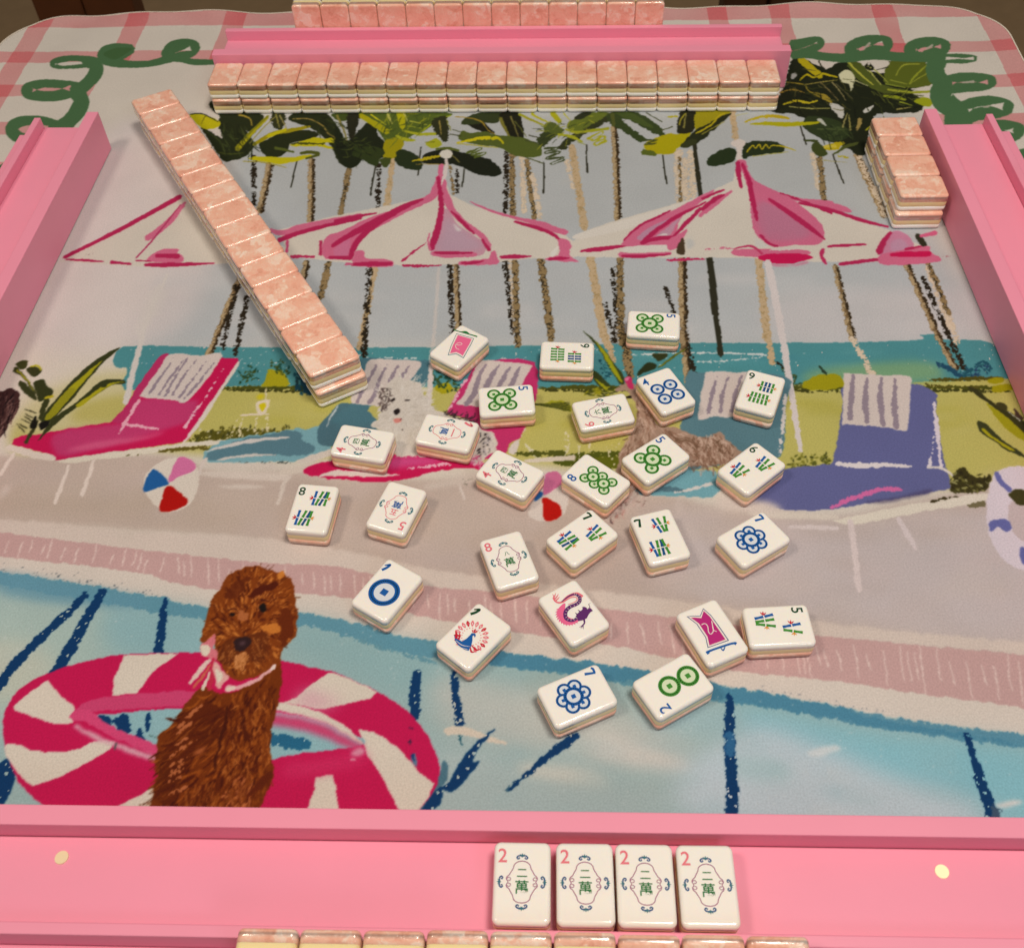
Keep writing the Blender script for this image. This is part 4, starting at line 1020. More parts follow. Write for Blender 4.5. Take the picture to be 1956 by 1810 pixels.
    P([470, 1130, 560, 1000, 760, 860, 900, 750, 960, 700, 1080, 600, 1200, 580, 1330, 590, 1320, 630, 1180, 650, 1000, 760, 800, 890, 600, 1050, 400, 1240], (50, 54, 24), rough=.6)
    P([810, 850, 960, 750, 1080, 660, 1200, 620, 1320, 610, 1200, 640, 1040, 730, 860, 870], (164, 154, 24), rough=.5)
    S([1080, 640, 1120, 640], [60, 60], (50, 54, 24))
    S([430, 1000, 460, 900, 500, 800], [50, 60, 60], (52, 54, 24), rough=.6)
    S([270, 1260, 340, 1140, 400, 1020], [34, 40, 30], (58, 56, 26), rough=.5)
    P([360, 620, 460, 580, 500, 640, 560, 700, 540, 760, 420, 820, 390, 740], (48, 52, 22), rough=.5)
    P([190, 620, 240, 600, 330, 680, 380, 740, 380, 810, 260, 720], (50, 54, 24), rough=.5)
    S([160, 470, 260, 560, 380, 730], [60, 30, 20], (56, 58, 24), rough=.5)
    S([180, 480, 280, 580, 360, 700], [16, 14, 8], (158, 150, 30))
    P([280, 480, 340, 440, 430, 470, 440, 500, 360, 560], (52, 54, 24), rough=.5)
    S([330, 440, 400, 440, 440, 480], [12, 20, 20], (176, 166, 30))
    P([170, 420, 220, 385, 290, 385, 270, 460, 200, 470], (60, 62, 26), rough=.6)
    S([480, 780, 560, 765], [26, 34], (176, 160, 30))
    P([410, 1060, 460, 1030, 520, 1030, 500, 1090, 440, 1120], (16, 16, 12), rough=.5)
    P([310, 1090, 350, 1000, 385, 970, 390, 1080, 330, 1110], (18, 18, 12), rough=.5)
    for s in ([260, 895, 390, 940], [260, 940, 360, 1000], [230, 1000, 340, 1060], [200, 1050, 290, 1110], [170, 1050, 270, 1145], [250, 970, 350, 1030]):
        S(s, [6, 16, 8], (46, 44, 22))
    P([-80, 760, 40, 700, 120, 680, 190, 710, 210, 820, 190, 920, 120, 1020, 40, 1150, -20, 1210, -160, 1200], (58, 34, 32), rough=1)
    fur([-40, 720, 180, 700, 200, 880, 60, 1080, -20, 1180], 110, 120, 10, [(28, 14, 16), (90, 60, 54), (20, 10, 12), (124, 92, 84)], lambda x, y: 1.9, .25)
    # beach ball, left
    at('c4')
    P([765, 900, 775, 850, 830, 800, 900, 765, 990, 765, 1040, 800, 1060, 870, 1040, 960, 985, 1030, 890, 1050, 820, 1010, 775, 950], (212, 198, 182), rough=.5)
    P([765, 945, 770, 890, 810, 825, 850, 840, 893, 885, 890, 905, 830, 925], (30, 88, 146), rough=.4)
    P([895, 890, 945, 765, 1000, 768, 1040, 800, 1030, 830, 960, 860], (204, 108, 150), rough=.4)
    P([890, 912, 930, 930, 1000, 990, 960, 1030, 850, 1050, 860, 980], (172, 14, 8), rough=.5)
    S([1060, 850, 1080, 790, 1100, 770], [16, 20, 20], (206, 190, 178), rough=.6)
    # beach ball, middle
    at('R5')
    P([830, 900, 890, 760, 990, 500, 1080, 440, 1180, 480, 1260, 640, 1230, 860, 1120, 960, 940, 970], (206, 192, 180), rough=.8)
    P([990, 690, 1010, 500, 1080, 440, 1170, 470, 1200, 560, 1100, 640], (196, 104, 140), rough=.5)
    P([890, 760, 920, 690, 965, 660, 990, 690, 940, 740], (34, 84, 140), rough=.5)
    P([980, 740, 1000, 722, 1060, 740, 1150, 800, 1190, 870, 1170, 930, 1090, 970, 1010, 965, 985, 860], (176, 16, 8), rough=.5)


def paint_float_and_dog():
    at('W')
    P([5, 1380, 25, 1330, 60, 1300, 130, 1272, 230, 1250, 340, 1246, 450, 1246, 540, 1262, 640, 1285, 720, 1320, 780, 1360, 820, 1410, 838, 1460, 834, 1500, 800, 1545, 740, 1600, 400, 1650, 160, 1580, 60, 1520, 20, 1460], MAG, rough=.5)
    at('TU')
    WT = (210, 196, 178)
    P([135, 770, 200, 700, 470, 510, 540, 600, 620, 680, 740, 770, 730, 940, 560, 940, 380, 890, 150, 810], WT, rough=.5, smooth=False)
    P([1225, 260, 1500, 248, 1770, 245, 1600, 360, 1500, 440, 1430, 540, 1350, 640, 1110, 665, 1130, 480, 1200, 320], WT, rough=.5, smooth=False)
    P([40, 1180, 70, 1135, 200, 1145, 300, 1190, 440, 1220, 640, 1215, 800, 1180, 900, 1120, 1000, 1090, 1140, 1125, 1080, 1190, 940, 1280, 760, 1380, 500, 1500, 330, 1550, 270, 1530, 150, 1400, 60, 1260], WT, rough=.5, smooth=False)
    P([1180, 1740, 1400, 1640, 1560, 1520, 1700, 1500, 1700, 1850, 1100, 1850], WT, rough=.5, smooth=False)
    at('TB')
    P([320, 160, 480, 200, 640, 270, 750, 335, 690, 390, 560, 420, 260, 490, 0, 440, -100, 430, 30, 380, 120, 290], WT, rough=.5, smooth=False)
    P([30, 380, 120, 310, 300, 380, 420, 420, 250, 490, 20, 450], (206, 150, 160), soft=6, alpha=.8)
    P([580, 670, 700, 680, 800, 730, 900, 800, 990, 890, 1060, 960, 1110, 1030, 1180, 1090, 1255, 1150, 1200, 1270, 1100, 1400, 1000, 1500, 960, 1440, 860, 1220, 740, 1000, 660, 890, 630, 800], WT, rough=.5, smooth=False)
    P([200, 1080, 350, 1065, 380, 1200, 410, 1400, 420, 1500, 60, 1500, 140, 1320, 190, 1200], WT, rough=.5, smooth=False)
    P([-60, 980, 200, 940, 500, 890, 640, 890, 640, 960, 300, 1040, -60, 1080], (200, 44, 92), soft=4, alpha=.8)
    S([1020, 780, 1050, 760, 1040, 800], [10, 14, 10], (60, 30, 60))
    S([1030, 650, 1070, 665], 12, (90, 20, 60))
    P([1050, 930, 1080, 880, 1100, 930, 1090, 990], (90, 120, 140), rough=.5)
    P([1050, 900, 1080, 880, 1080, 950], (24, 50, 100), rough=.5)
    # hole of the float
    at('TU')
    P([900, 870, 1200, 830, 1500, 800, 1800, 790, 2400, 800, 3000, 870, 3400, 1000, 3610, 1120, 3400, 1180, 2900, 1240, 2500, 1300, 1800, 1180, 1400, 1140, 1100, 1000], (138, 174, 176), rough=.6)
    P([930, 880, 1080, 850, 1080, 960, 1010, 940], NAVY, chalk=.6)
    P([1110, 930, 1160, 870, 1260, 850, 1290, 1030, 1200, 1020], NAVY, chalk=.6)
    P([1330, 1080, 1380, 980, 1420, 1110, 1370, 1120], NAVY, chalk=.6)
    S([1470, 830, 1460, 920, 1450, 1010], [60, 50, 24], NAVY, chalk=.7)
    S([1450, 1020, 1490, 1060, 1550, 1070], 9, (60, 90, 84))
    S([740, 870, 900, 770, 1300, 720, 1800, 690, 2000, 700], [60, 120, 140, 150, 150], (196, 62, 104), rough=.7)
    S([720, 870, 860, 860, 1000, 960, 1250, 1080, 1560, 1200, 1800, 1240], [90, 130, 100, 100, 100, 100], (206, 66, 110), rough=.7)
    S([740, 960, 900, 1050, 1100, 1130, 1300, 1210, 1560, 1290], [30, 50, 40, 60, 50], (210, 156, 166), soft=1.5)
    S([1150, 1130, 1130, 1190], 20, (90, 80, 80))
    at('TB')
    S([-350, 430, -60, 470, 200, 540, 420, 640, 610, 790], [70, 80, 80, 70, 20], WT, rough=.5)
    S([-350, 560, -60, 590, 200, 650, 420, 750, 600, 830], [80, 100, 100, 90, 60], (196, 62, 104), soft=2)
    S([-300, 490, -60, 530, 240, 600, 480, 720], [16, 20, 18, 10], (210, 120, 150), soft=1.5)
    S([-280, 740, -100, 770, 130, 800], [100, 110, 90], (34, 96, 126), chalk=.8, speck=.03)
    P([520, 870, 600, 820, 640, 850, 620, 890, 550, 900], (208, 130, 150), soft=1.5)
    S([520, 930, 550, 930], 30, (214, 130, 150), rough=.5)
    # ---------------- brown dog
    at('W')
    body = [372, 1325, 392, 1310, 420, 1325, 470, 1310, 530, 1265, 538, 1300, 528, 1360, 520, 1390, 518, 1450, 524, 1470, 514, 1500, 498, 1545, 510, 1600, 290, 1600, 296, 1500, 298, 1440, 306, 1405, 330, 1378, 350, 1350]
    P(body, (110, 45, 7), rough=1.0)
    dirb = lambda x, y: 2.55 if x < 415 and y < 1500 else (1.75 if x > 440 else 2.0)
    fur(body, 170, 34, 9, [(72, 19, 1), (140, 66, 16), (92, 32, 3)], dirb, .25, .86)
    fur(body, 420, 28, 4.5, [(78, 23, 1), (150, 73, 19), (104, 41, 5), (64, 16, 0), (126, 57, 12)], dirb, .3, .92)
    at('DB')
    P([100, 1560, 110, 1300, 220, 950, 380, 650, 520, 560, 700, 520, 860, 640, 780, 820, 640, 1000, 420, 1200, 300, 1560], (88, 30, 3), rough=1.2)
    fur([120, 1500, 200, 1000, 400, 700, 860, 520, 780, 900, 500, 1200, 300, 1500], 130, 220, 16, [(72, 19, 0), (110, 46, 9), (86, 30, 3), (132, 64, 18)], 2.55, .12)
    for s in ([590, 530, 470, 640, 330, 790], [520, 700, 420, 770, 320, 850], [480, 860, 380, 920, 300, 960], [560, 890, 400, 980, 250, 1100], [460, 1090, 340, 1150, 230, 1190], [430, 1200, 330, 1240, 220, 1290], [380, 1290, 290, 1340, 210, 1380], [440, 1390, 330, 1450, 200, 1510], [400, 1150, 320, 1220, 230, 1270], [380, 1230, 280, 1300, 220, 1360]):
        S(s, [14, 30, 20], (172, 95, 54), chalk=.85)
    
    P([500, 1050, 560, 1010, 640, 980, 560, 1060], (166, 86, 45), soft=1)
    
    
    P([920, 1400, 1000, 1280, 1080, 1420, 1040, 1500, 960, 1480], (166, 88, 45), rough=1.5)
    fur([880, 560, 1300, 420, 1330, 1200, 1200, 1550, 820, 1550, 780, 1000], 240, 110, 20, [(82, 25, 3), (142, 70, 18), (116, 50, 9), (166, 90, 36), (98, 37, 5)], 1.75, .45)
    S([860, 560, 820, 800, 760, 1000, 740, 1200], [30, 40, 40, 30], (66, 18, 1), rough=1)
    S([1030, 740, 1070, 860, 1100, 920], [30, 80, 40], (76, 23, 3), rough=1)
    fur([440, 1380, 800, 1300, 800, 1600, 420, 1600], 100, 160, 16, [(76, 23, 1), (156, 82, 30), (126, 59, 14), (92, 32, 3)], 1.75, .25)
    fur([820, 1400, 1150, 1360, 1100, 1600, 820, 1600], 70, 90, 18, [(186, 104, 57), (126, 59, 18), (92, 32, 5)], 2.0, .4)
    S([1100, 1480, 1180, 1420, 1330, 1260], [40, 60, 50], (90, 30, 7), rough=1.4)
    # head
    at('K')
    head = [95, 1180, 110, 1060, 180, 860, 240, 640, 380, 440, 520, 250, 660, 190, 850, 140, 1000, 190, 1200, 240, 1330, 330, 1400, 500, 1420, 700, 1430, 900, 1420, 1080, 1300, 1230, 1200, 1330, 1190, 1450, 1150, 1560, 900, 1660, 620, 1740, 470, 1660, 380, 1500, 300, 1340, 280, 1220, 150, 1210]
    P(head, (124, 55, 12), rough=1.0)
    dirh = lambda x, y: math.atan2(y - 900, x - 700) if (x - 700) ** 2 + (y - 950) ** 2 > 380 ** 2 else math.atan2(y - 1150, x - 680)
    fur(head, 150, 130, 40, [(82, 27, 5), (90, 32, 7), (172, 93, 34), (190, 111, 45)], dirh, .3, .80)
    fur(head, 560, 90, 14, [(90, 32, 5), (178, 99, 36), (144, 70, 18), (64, 18, 3), (198, 118, 54), (118, 50, 10)], dirh, .4, .90)
    P([430, 560, 560, 380, 700, 300, 800, 330, 700, 420, 640, 540, 520, 620], (90, 32, 7), rough=1.6, alpha=.8)
    S([800, 560, 950, 470, 1130, 410], [80, 110, 80], (78, 23, 7), rough=1.4)
    P([1180, 820, 1280, 700, 1380, 820, 1380, 1060, 1240, 1240, 1170, 1150], (98, 36, 7), rough=1.6)
    P([1150, 260, 1250, 220, 1240, 300, 1160, 330], (196, 117, 45), rough=1)
    P([960, 960, 1140, 930, 1150, 1050, 1040, 1080, 960, 1010], (192, 111, 41), rough=1.3)
    P([620, 760, 760, 800, 740, 900, 640, 900, 590, 840], (170, 95, 50), rough=1.2)
    P([360, 1420, 400, 1230, 500, 1160, 600, 1140, 800, 1100, 960, 1060, 1030, 1150, 1000, 1300, 940, 1430, 780, 1480, 560, 1500, 420, 1510], (98, 41, 10), rough=1.4)
    fur([400, 1220, 580, 1150, 560, 1480, 400, 1440], 60, 130, 12, [(126, 59, 18), (76, 27, 9), (166, 97, 45), (96, 39, 10)], 1.8, .25)
    fur([800, 1120, 1020, 1120, 1000, 1380, 780, 1450], 60, 130, 12, [(126, 59, 18), (76, 27, 9), (166, 97, 45), (96, 39, 10)], 1.2, .3)
    P([560, 1550, 590, 1390, 680, 1330, 740, 1370, 740, 1480, 660, 1560], (190, 120, 66), rough=1.3)
    fur([560, 1340, 760, 1340, 720, 1560, 580, 1560], 40, 80, 12, [(206, 136, 82), (166, 97, 45), (146, 79, 30)], 1.6, .2)
    P([555, 1230, 580, 1170, 660, 1135, 750, 1130, 795, 1170, 790, 1220, 720, 1290, 640, 1325, 575, 1300], (44, 24, 26), rough=.6)
    P([640, 1200, 700, 1190, 700, 1230, 650, 1240], (90, 62, 66), soft=.8)
    P([905, 730, 930, 680, 980, 660, 1010, 720, 980, 780, 930, 780], (22, 14, 14), rough=.5)
    P([500, 820, 520, 790, 560, 800, 560, 840, 520, 850], (26, 12, 10), rough=.4)
    S([470, 770, 520, 740, 570, 760], [14, 24, 14], (76, 25, 9))
    S([940, 610, 1020, 630], [40, 20], (66, 19, 10), rough=.8)
    S([930, 890, 980, 890], [30, 40], (86, 30, 10), rough=.8)
    for s in ([700, 180, 780, 180], [930, 110, 900, 200], [1040, 130, 980, 200], [1110, 140, 1050, 200], [1500, 570, 1400, 590], [1460, 740, 1390, 780], [1320, 290, 1220, 340]):
        S(s, [6, 14], (90, 39, 12))
    # bow
    P([90, 1320, 110, 1230, 200, 1180, 290, 1090, 300, 1200, 270, 1280, 340, 1330, 330, 1430, 260, 1430, 160, 1410], (206, 110, 118), rough=.8)
    P([90, 1290, 130, 1230, 220, 1240, 240, 1320, 160, 1400, 110, 1360], (214, 198, 176), rough=.8)
    S([230, 1440, 100, 1580, -60, 1760], [40, 70, 50], (216, 186, 172), rough=.7)
    S([240, 1500, 130, 1660, 0, 1830], [20, 40, 40], (196, 96, 74), rough=.7)
    S([250, 1570, 180, 1730, 110, 1860], [40, 50, 50], (214, 196, 176), chalk=.5)
    S([270, 1430, 260, 1620, 220, 1860], [50, 70, 60], (186, 40, 66), rough=.8)
    P([270, 1480, 320, 1470, 400, 1580, 480, 1680, 420, 1780, 340, 1850, 300, 1700, 260, 1580], (216, 160, 150), rough=.8)
    P([310, 1560, 380, 1620, 410, 1700, 340, 1760, 310, 1680], (216, 202, 180), rough=.7)
    S([1130, 1520, 960, 1670, 800, 1750, 640, 1820, 480, 1830], [50, 40, 60, 60, 80], (218, 160, 160), rough=.6)
    S([1140, 1520, 1060, 1580], [50, 44], (222, 200, 190), chalk=.4)
    S([560, 1820, 460, 1870], [50, 60], (220, 196, 176), rough=.6)


def paint_vine():
    G1, G2 = (72, 104, 66), (64, 94, 54)
    at('TL')
    S([1440, 415, 1300, 415, 1200, 395, 1130, 385], [36, 42, 42, 56], G1, rough=.4)
    S([1110, 380, 1150, 320, 1230, 300, 1300, 310, 1270, 350, 1180, 380], [84, 84, 84, 70, 70, 56], G1, rough=.4)
    S([1140, 390, 1000, 425, 860, 430, 740, 410, 690, 380, 710, 340, 780, 320, 880, 325], [56, 42, 48, 70, 84, 70, 62, 56], G1, rough=.4)
    S([880, 330, 800, 370, 700, 395, 580, 440], [56, 70, 42, 36], G1, rough=.4)
    P([690, 360, 780, 320, 880, 325, 840, 360, 760, 400], G2, rough=.4)
    S([640, 415, 520, 390, 400, 400, 350, 430, 420, 450, 560, 440, 620, 420], [56, 39, 42, 42, 22, 28, 28], G1, rough=.4)
    S([560, 400, 630, 430, 640, 480, 600, 540, 540, 590, 490, 610], [56, 98, 98, 84, 84, 84], G1, rough=.4)
    S([520, 590, 420, 565, 280, 560, 190, 590, 190, 620, 260, 640, 380, 640, 480, 610], [84, 56, 56, 78, 84, 70, 70, 84], G1, rough=.4)
    S([490, 610, 540, 660, 530, 720, 480, 790, 420, 840, 340, 870], [84, 106, 112, 98, 98, 84], G1, rough=.4)
    S([400, 840, 280, 805, 150, 810, 80, 850, 100, 900, 200, 930, 400, 880], [56, 56, 70, 84, 84, 70, 56], G1, rough=.4)
    S([400, 880, 460, 960, 420, 1050, 330, 1130], [84, 98, 98, 84], G1, rough=.4)
    S([340, 1130, 200, 1090, 60, 1120, 0, 1160, 60, 1190, 200, 1180], [70, 70, 84, 84, 70, 56], G1, rough=.4)
    at('TR')
    S([400, 310, 470, 290, 560, 270, 590, 290, 540, 330, 450, 360, 410, 370], [84, 62, 48, 56, 56, 56, 56], G1, rough=.4)
    S([400, 370, 500, 365, 640, 385, 780, 390, 900, 370, 1020, 375, 1150, 385, 1300, 385, 1400, 395], [56, 56, 56, 62, 70, 62, 62, 70, 70], G1, rough=.4)
    S([830, 380, 790, 330, 850, 285, 950, 270, 1040, 285, 1000, 330, 900, 365], [84, 84, 70, 70, 70, 98, 84], G1, rough=.4)
    S([1220, 380, 1190, 330, 1260, 290, 1360, 285, 1430, 310, 1380, 350, 1290, 375], [84, 84, 70, 70, 70, 84, 70], G1, rough=.4)
    S([1350, 390, 1420, 385, 1520, 380, 1630, 392, 1550, 410, 1440, 405, 1390, 420], [56, 42, 36, 34, 36, 42, 70], G1, rough=.4)
    S([1400, 400, 1360, 450, 1370, 510, 1420, 560], [98, 126, 126, 98], G1, rough=.4)
    S([1420, 560, 1500, 525, 1620, 520, 1740, 545, 1680, 580, 1560, 590, 1450, 590], [84, 62, 62, 70, 62, 62, 84], G1, rough=.4)
    S([1440, 575, 1400, 620, 1420, 680, 1480, 730, 1540, 760], [112, 154, 154, 140, 126], G1, rough=.4)
    S([1540, 730, 1620, 690, 1740, 680, 1850, 720, 1760, 750, 1640, 770, 1560, 790], [98, 70, 70, 84, 98, 84, 112], G1, rough=.4)
    S([1530, 760, 1510, 820, 1540, 880, 1620, 960], [168, 182, 168, 140], G1, rough=.4)
    S([1640, 960, 1700, 870, 1800, 840, 1920, 870, 1880, 910, 1760, 930, 1660, 980], [112, 84, 70, 84, 84, 84, 112], G1, rough=.4)
    S([1660, 960, 1700, 1060, 1800, 1140], [140, 154, 140], G1, rough=.4)
    S([1820, 1140, 1900, 1060, 2000, 1030, 2080, 1070, 1980, 1110], [112, 84, 70, 84, 84], G1, rough=.4)
    for s in ([880, 330, 920, 290], [1300, 330, 1340, 305], [1540, 555, 1620, 550], [1680, 720, 1720, 715]):
        S(s, [8, 16], (170, 160, 140), rough=.3)


def paint_all():
    paint_mat()
    paint_palms()
    paint_umbrellas()
    paint_loungers()
    paint_float_and_dog()
    paint_vine()


# ------------------------------------------------------------------ helpers
def lin(c):
    c = np.asarray(c, float) / 255.0
    return np.where(c <= 0.04045, c / 12.92, ((c + 0.055) / 1.055) ** 2.4)


def material(name, color, rough=0.5, spec=0.5, coat=0.0, sss=0.0, metal=0.0, grain=0.0, gscale=200.0, bump=0.0, bscale=400.0):
    m = bpy.data.materials.new(name)
    m.use_nodes = True
    nt = m.node_tree
    b = nt.nodes['Principled BSDF']
    b.inputs['Base Color'].default_value = (*color, 1)
    b.inputs['Roughness'].default_value = rough
    b.inputs['Specular IOR Level'].default_value = spec
    b.inputs['Coat Weight'].default_value = coat
    b.inputs['Coat Roughness'].default_value = 0.08
    b.inputs['Metallic'].default_value = metal
    if sss:
        b.inputs['Subsurface Weight'].default_value = sss
        b.inputs['Subsurface Radius'].default_value = (1.0, 0.75, 0.5)
        b.inputs['Subsurface Scale'].default_value = 0.0016
    if grain or bump:
        tc = nt.nodes.new('ShaderNodeTexCoord')
    if grain:
        n = nt.nodes.new('ShaderNodeTexNoise')
        n.inputs['Scale'].default_value = gscale
        n.inputs['Detail'].default_value = 4
        nt.links.new(tc.outputs['Object'], n.inputs['Vector'])
        mx = nt.nodes.new('ShaderNodeMix')
        mx.data_type = 'RGBA'
        mx.inputs[6].default_value = (*[v * (1 - grain) for v in color], 1)
        mx.inputs[7].default_value = (*[min(1, v * (1 + grain)) for v in color], 1)
        nt.links.new(n.outputs['Fac'], mx.inputs[0])
        nt.links.new(mx.outputs[2], b.inputs['Base Color'])
    if bump:
        n = nt.nodes.new('ShaderNodeTexNoise')
        n.inputs['Scale'].default_value = bscale
        n.inputs['Detail'].default_value = 3
        nt.links.new(tc.outputs['Object'], n.inputs['Vector'])
        bp = nt.nodes.new('ShaderNodeBump')
        bp.inputs['Strength'].default_value = bump
        bp.inputs['Distance'].default_value = 0.0004
        nt.links.new(n.outputs['Fac'], bp.inputs['Height'])
        nt.links.new(bp.outputs['Normal'], b.inputs['Normal'])
    return m


def mesh_obj(name, verts, faces, mats, parent=None, smooth=False, mat_idx=None):
    me = bpy.data.meshes.new(name)
    me.from_pydata(verts, [], faces)
    for m in (mats if isinstance(mats, (list, tuple)) else [mats]):
        me.materials.append(m)
    if mat_idx is not None:
        me.polygons.foreach_set('material_index', mat_idx)
    if smooth:
        me.polygons.foreach_set('use_smooth', [True] * len(me.polygons))
    o = bpy.data.objects.new(name, me)
    COL.objects.link(o)
    o.parent = parent
    return o


def thing(name, label, cat, loc=(0, 0, 0), rz=0.0, group=None):
    o = bpy.data.objects.new(name, None)
    o.empty_display_size = 0.01
    COL.objects.link(o)
    o.location = loc
    o.rotation_euler = (0, 0, rz)
    o['label'], o['category'] = label, cat
    if group:
        o['group'] = group
    return o


def box_mesh(x0, x1, y0, y1, z0, z1, bev=0.0):
    bm = bmesh.new()
    bmesh.ops.create_cube(bm, size=1.0)
    for v in bm.verts:
        v.co = Vector((x0 + (v.co.x + .5) * (x1 - x0), y0 + (v.co.y + .5) * (y1 - y0), z0 + (v.co.z + .5) * (z1 - z0)))
    if bev:
        bmesh.ops.bevel(bm, geom=bm.edges[:], offset=bev, segments=2, affect='EDGES', profile=0.5)
    return bm


def bm_obj(name, bm, mats, parent=None, smooth=False):
    me = bpy.data.meshes.new(name)
    bm.to_mesh(me)
    bm.free()
    for m in (mats if isinstance(mats, (list, tuple)) else [mats]):
        me.materials.append(m)
    if smooth:
        me.polygons.foreach_set('use_smooth', [True] * len(me.polygons))
    o = bpy.data.objects.new(name, me)
    COL.objects.link(o)
    o.parent = parent
    return o


def copy_tree(o, parent=None):
    c = o.copy()
    COL.objects.link(c)
    c.parent = parent
    for ch in o.children:
        copy_tree(ch, c)
    return c


# ------------------------------------------------------------------ floor, far furniture, table
FLOOR_Z = -0.72
m_floor = material('carpet', lin((164, 138, 104)), rough=0.95, spec=0.1, grain=0.12, gscale=30, bump=0.5, bscale=300)
floor = mesh_obj('floor', [(-6, -4, FLOOR_Z), (6, -4, FLOOR_Z), (6, 9, FLOOR_Z), (-6, 9, FLOOR_Z)], [(0, 1, 2, 3)], m_floor)
floor['kind'] = 'structure'

m_wood = material('dark_stained_wood', lin((96, 54, 24)), rough=0.45, grain=0.35, gscale=14)


def rounded_rect(u0, u1, v0, v1, r, n=10):
    pts = []
    for cx, cy, a0 in ((u1 - r, v1 - r, 0), (u0 + r, v1 - r, 90), (u0 + r, v0 + r, 180), (u1 - r, v0 + r, 270)):
        for k in range(n + 1):
            a = math.radians(a0 + 90 * k / n)
            pts.append((cx + r * math.cos(a), cy + r * math.sin(a)))
    return pts


def prism(pts, z0, z1):
    n = len(pts)
    v = [(x, y, z0) for x, y in pts] + [(x, y, z1) for x, y in pts]
    f = [tuple(range(n - 1, -1, -1)), tuple(range(n, 2 * n))]
    f += [(i, (i + 1) % n, n + (i + 1) % n, n + i) for i in range(n)]
    return v, f


table = thing('card_table', 'square card table hidden under the printed mat', 'table', (0, 0, FLOOR_Z))
m_table = material('table_laminate', lin((170, 150, 130)), rough=0.5)
pts = [tuple(MM * c for c in from_mat(*p)) for p in rounded_rect(U0 + 14, U1 - 14, V0 + 14, V1 - 14, 46)]
v, f = prism(pts, -0.035 - FLOOR_Z, -0.0032 - FLOOR_Z)
mesh_obj('table_top', v, f, m_table, table)
for du in (U0 + 60, U1 - 60):
    for dv in (V0 + 60, V1 - 60):
        x, y = from_mat(du, dv)
        bm = box_mesh(x * MM - .02, x * MM + .02, y * MM - .02, y * MM + .02, 0.001, -0.0345 - FLOOR_Z, .003)
        bm_obj('leg', bm, m_table, table)


# ------------------------------------------------------------------ the printed mat
ALB_REF = lin((214, 205, 194))


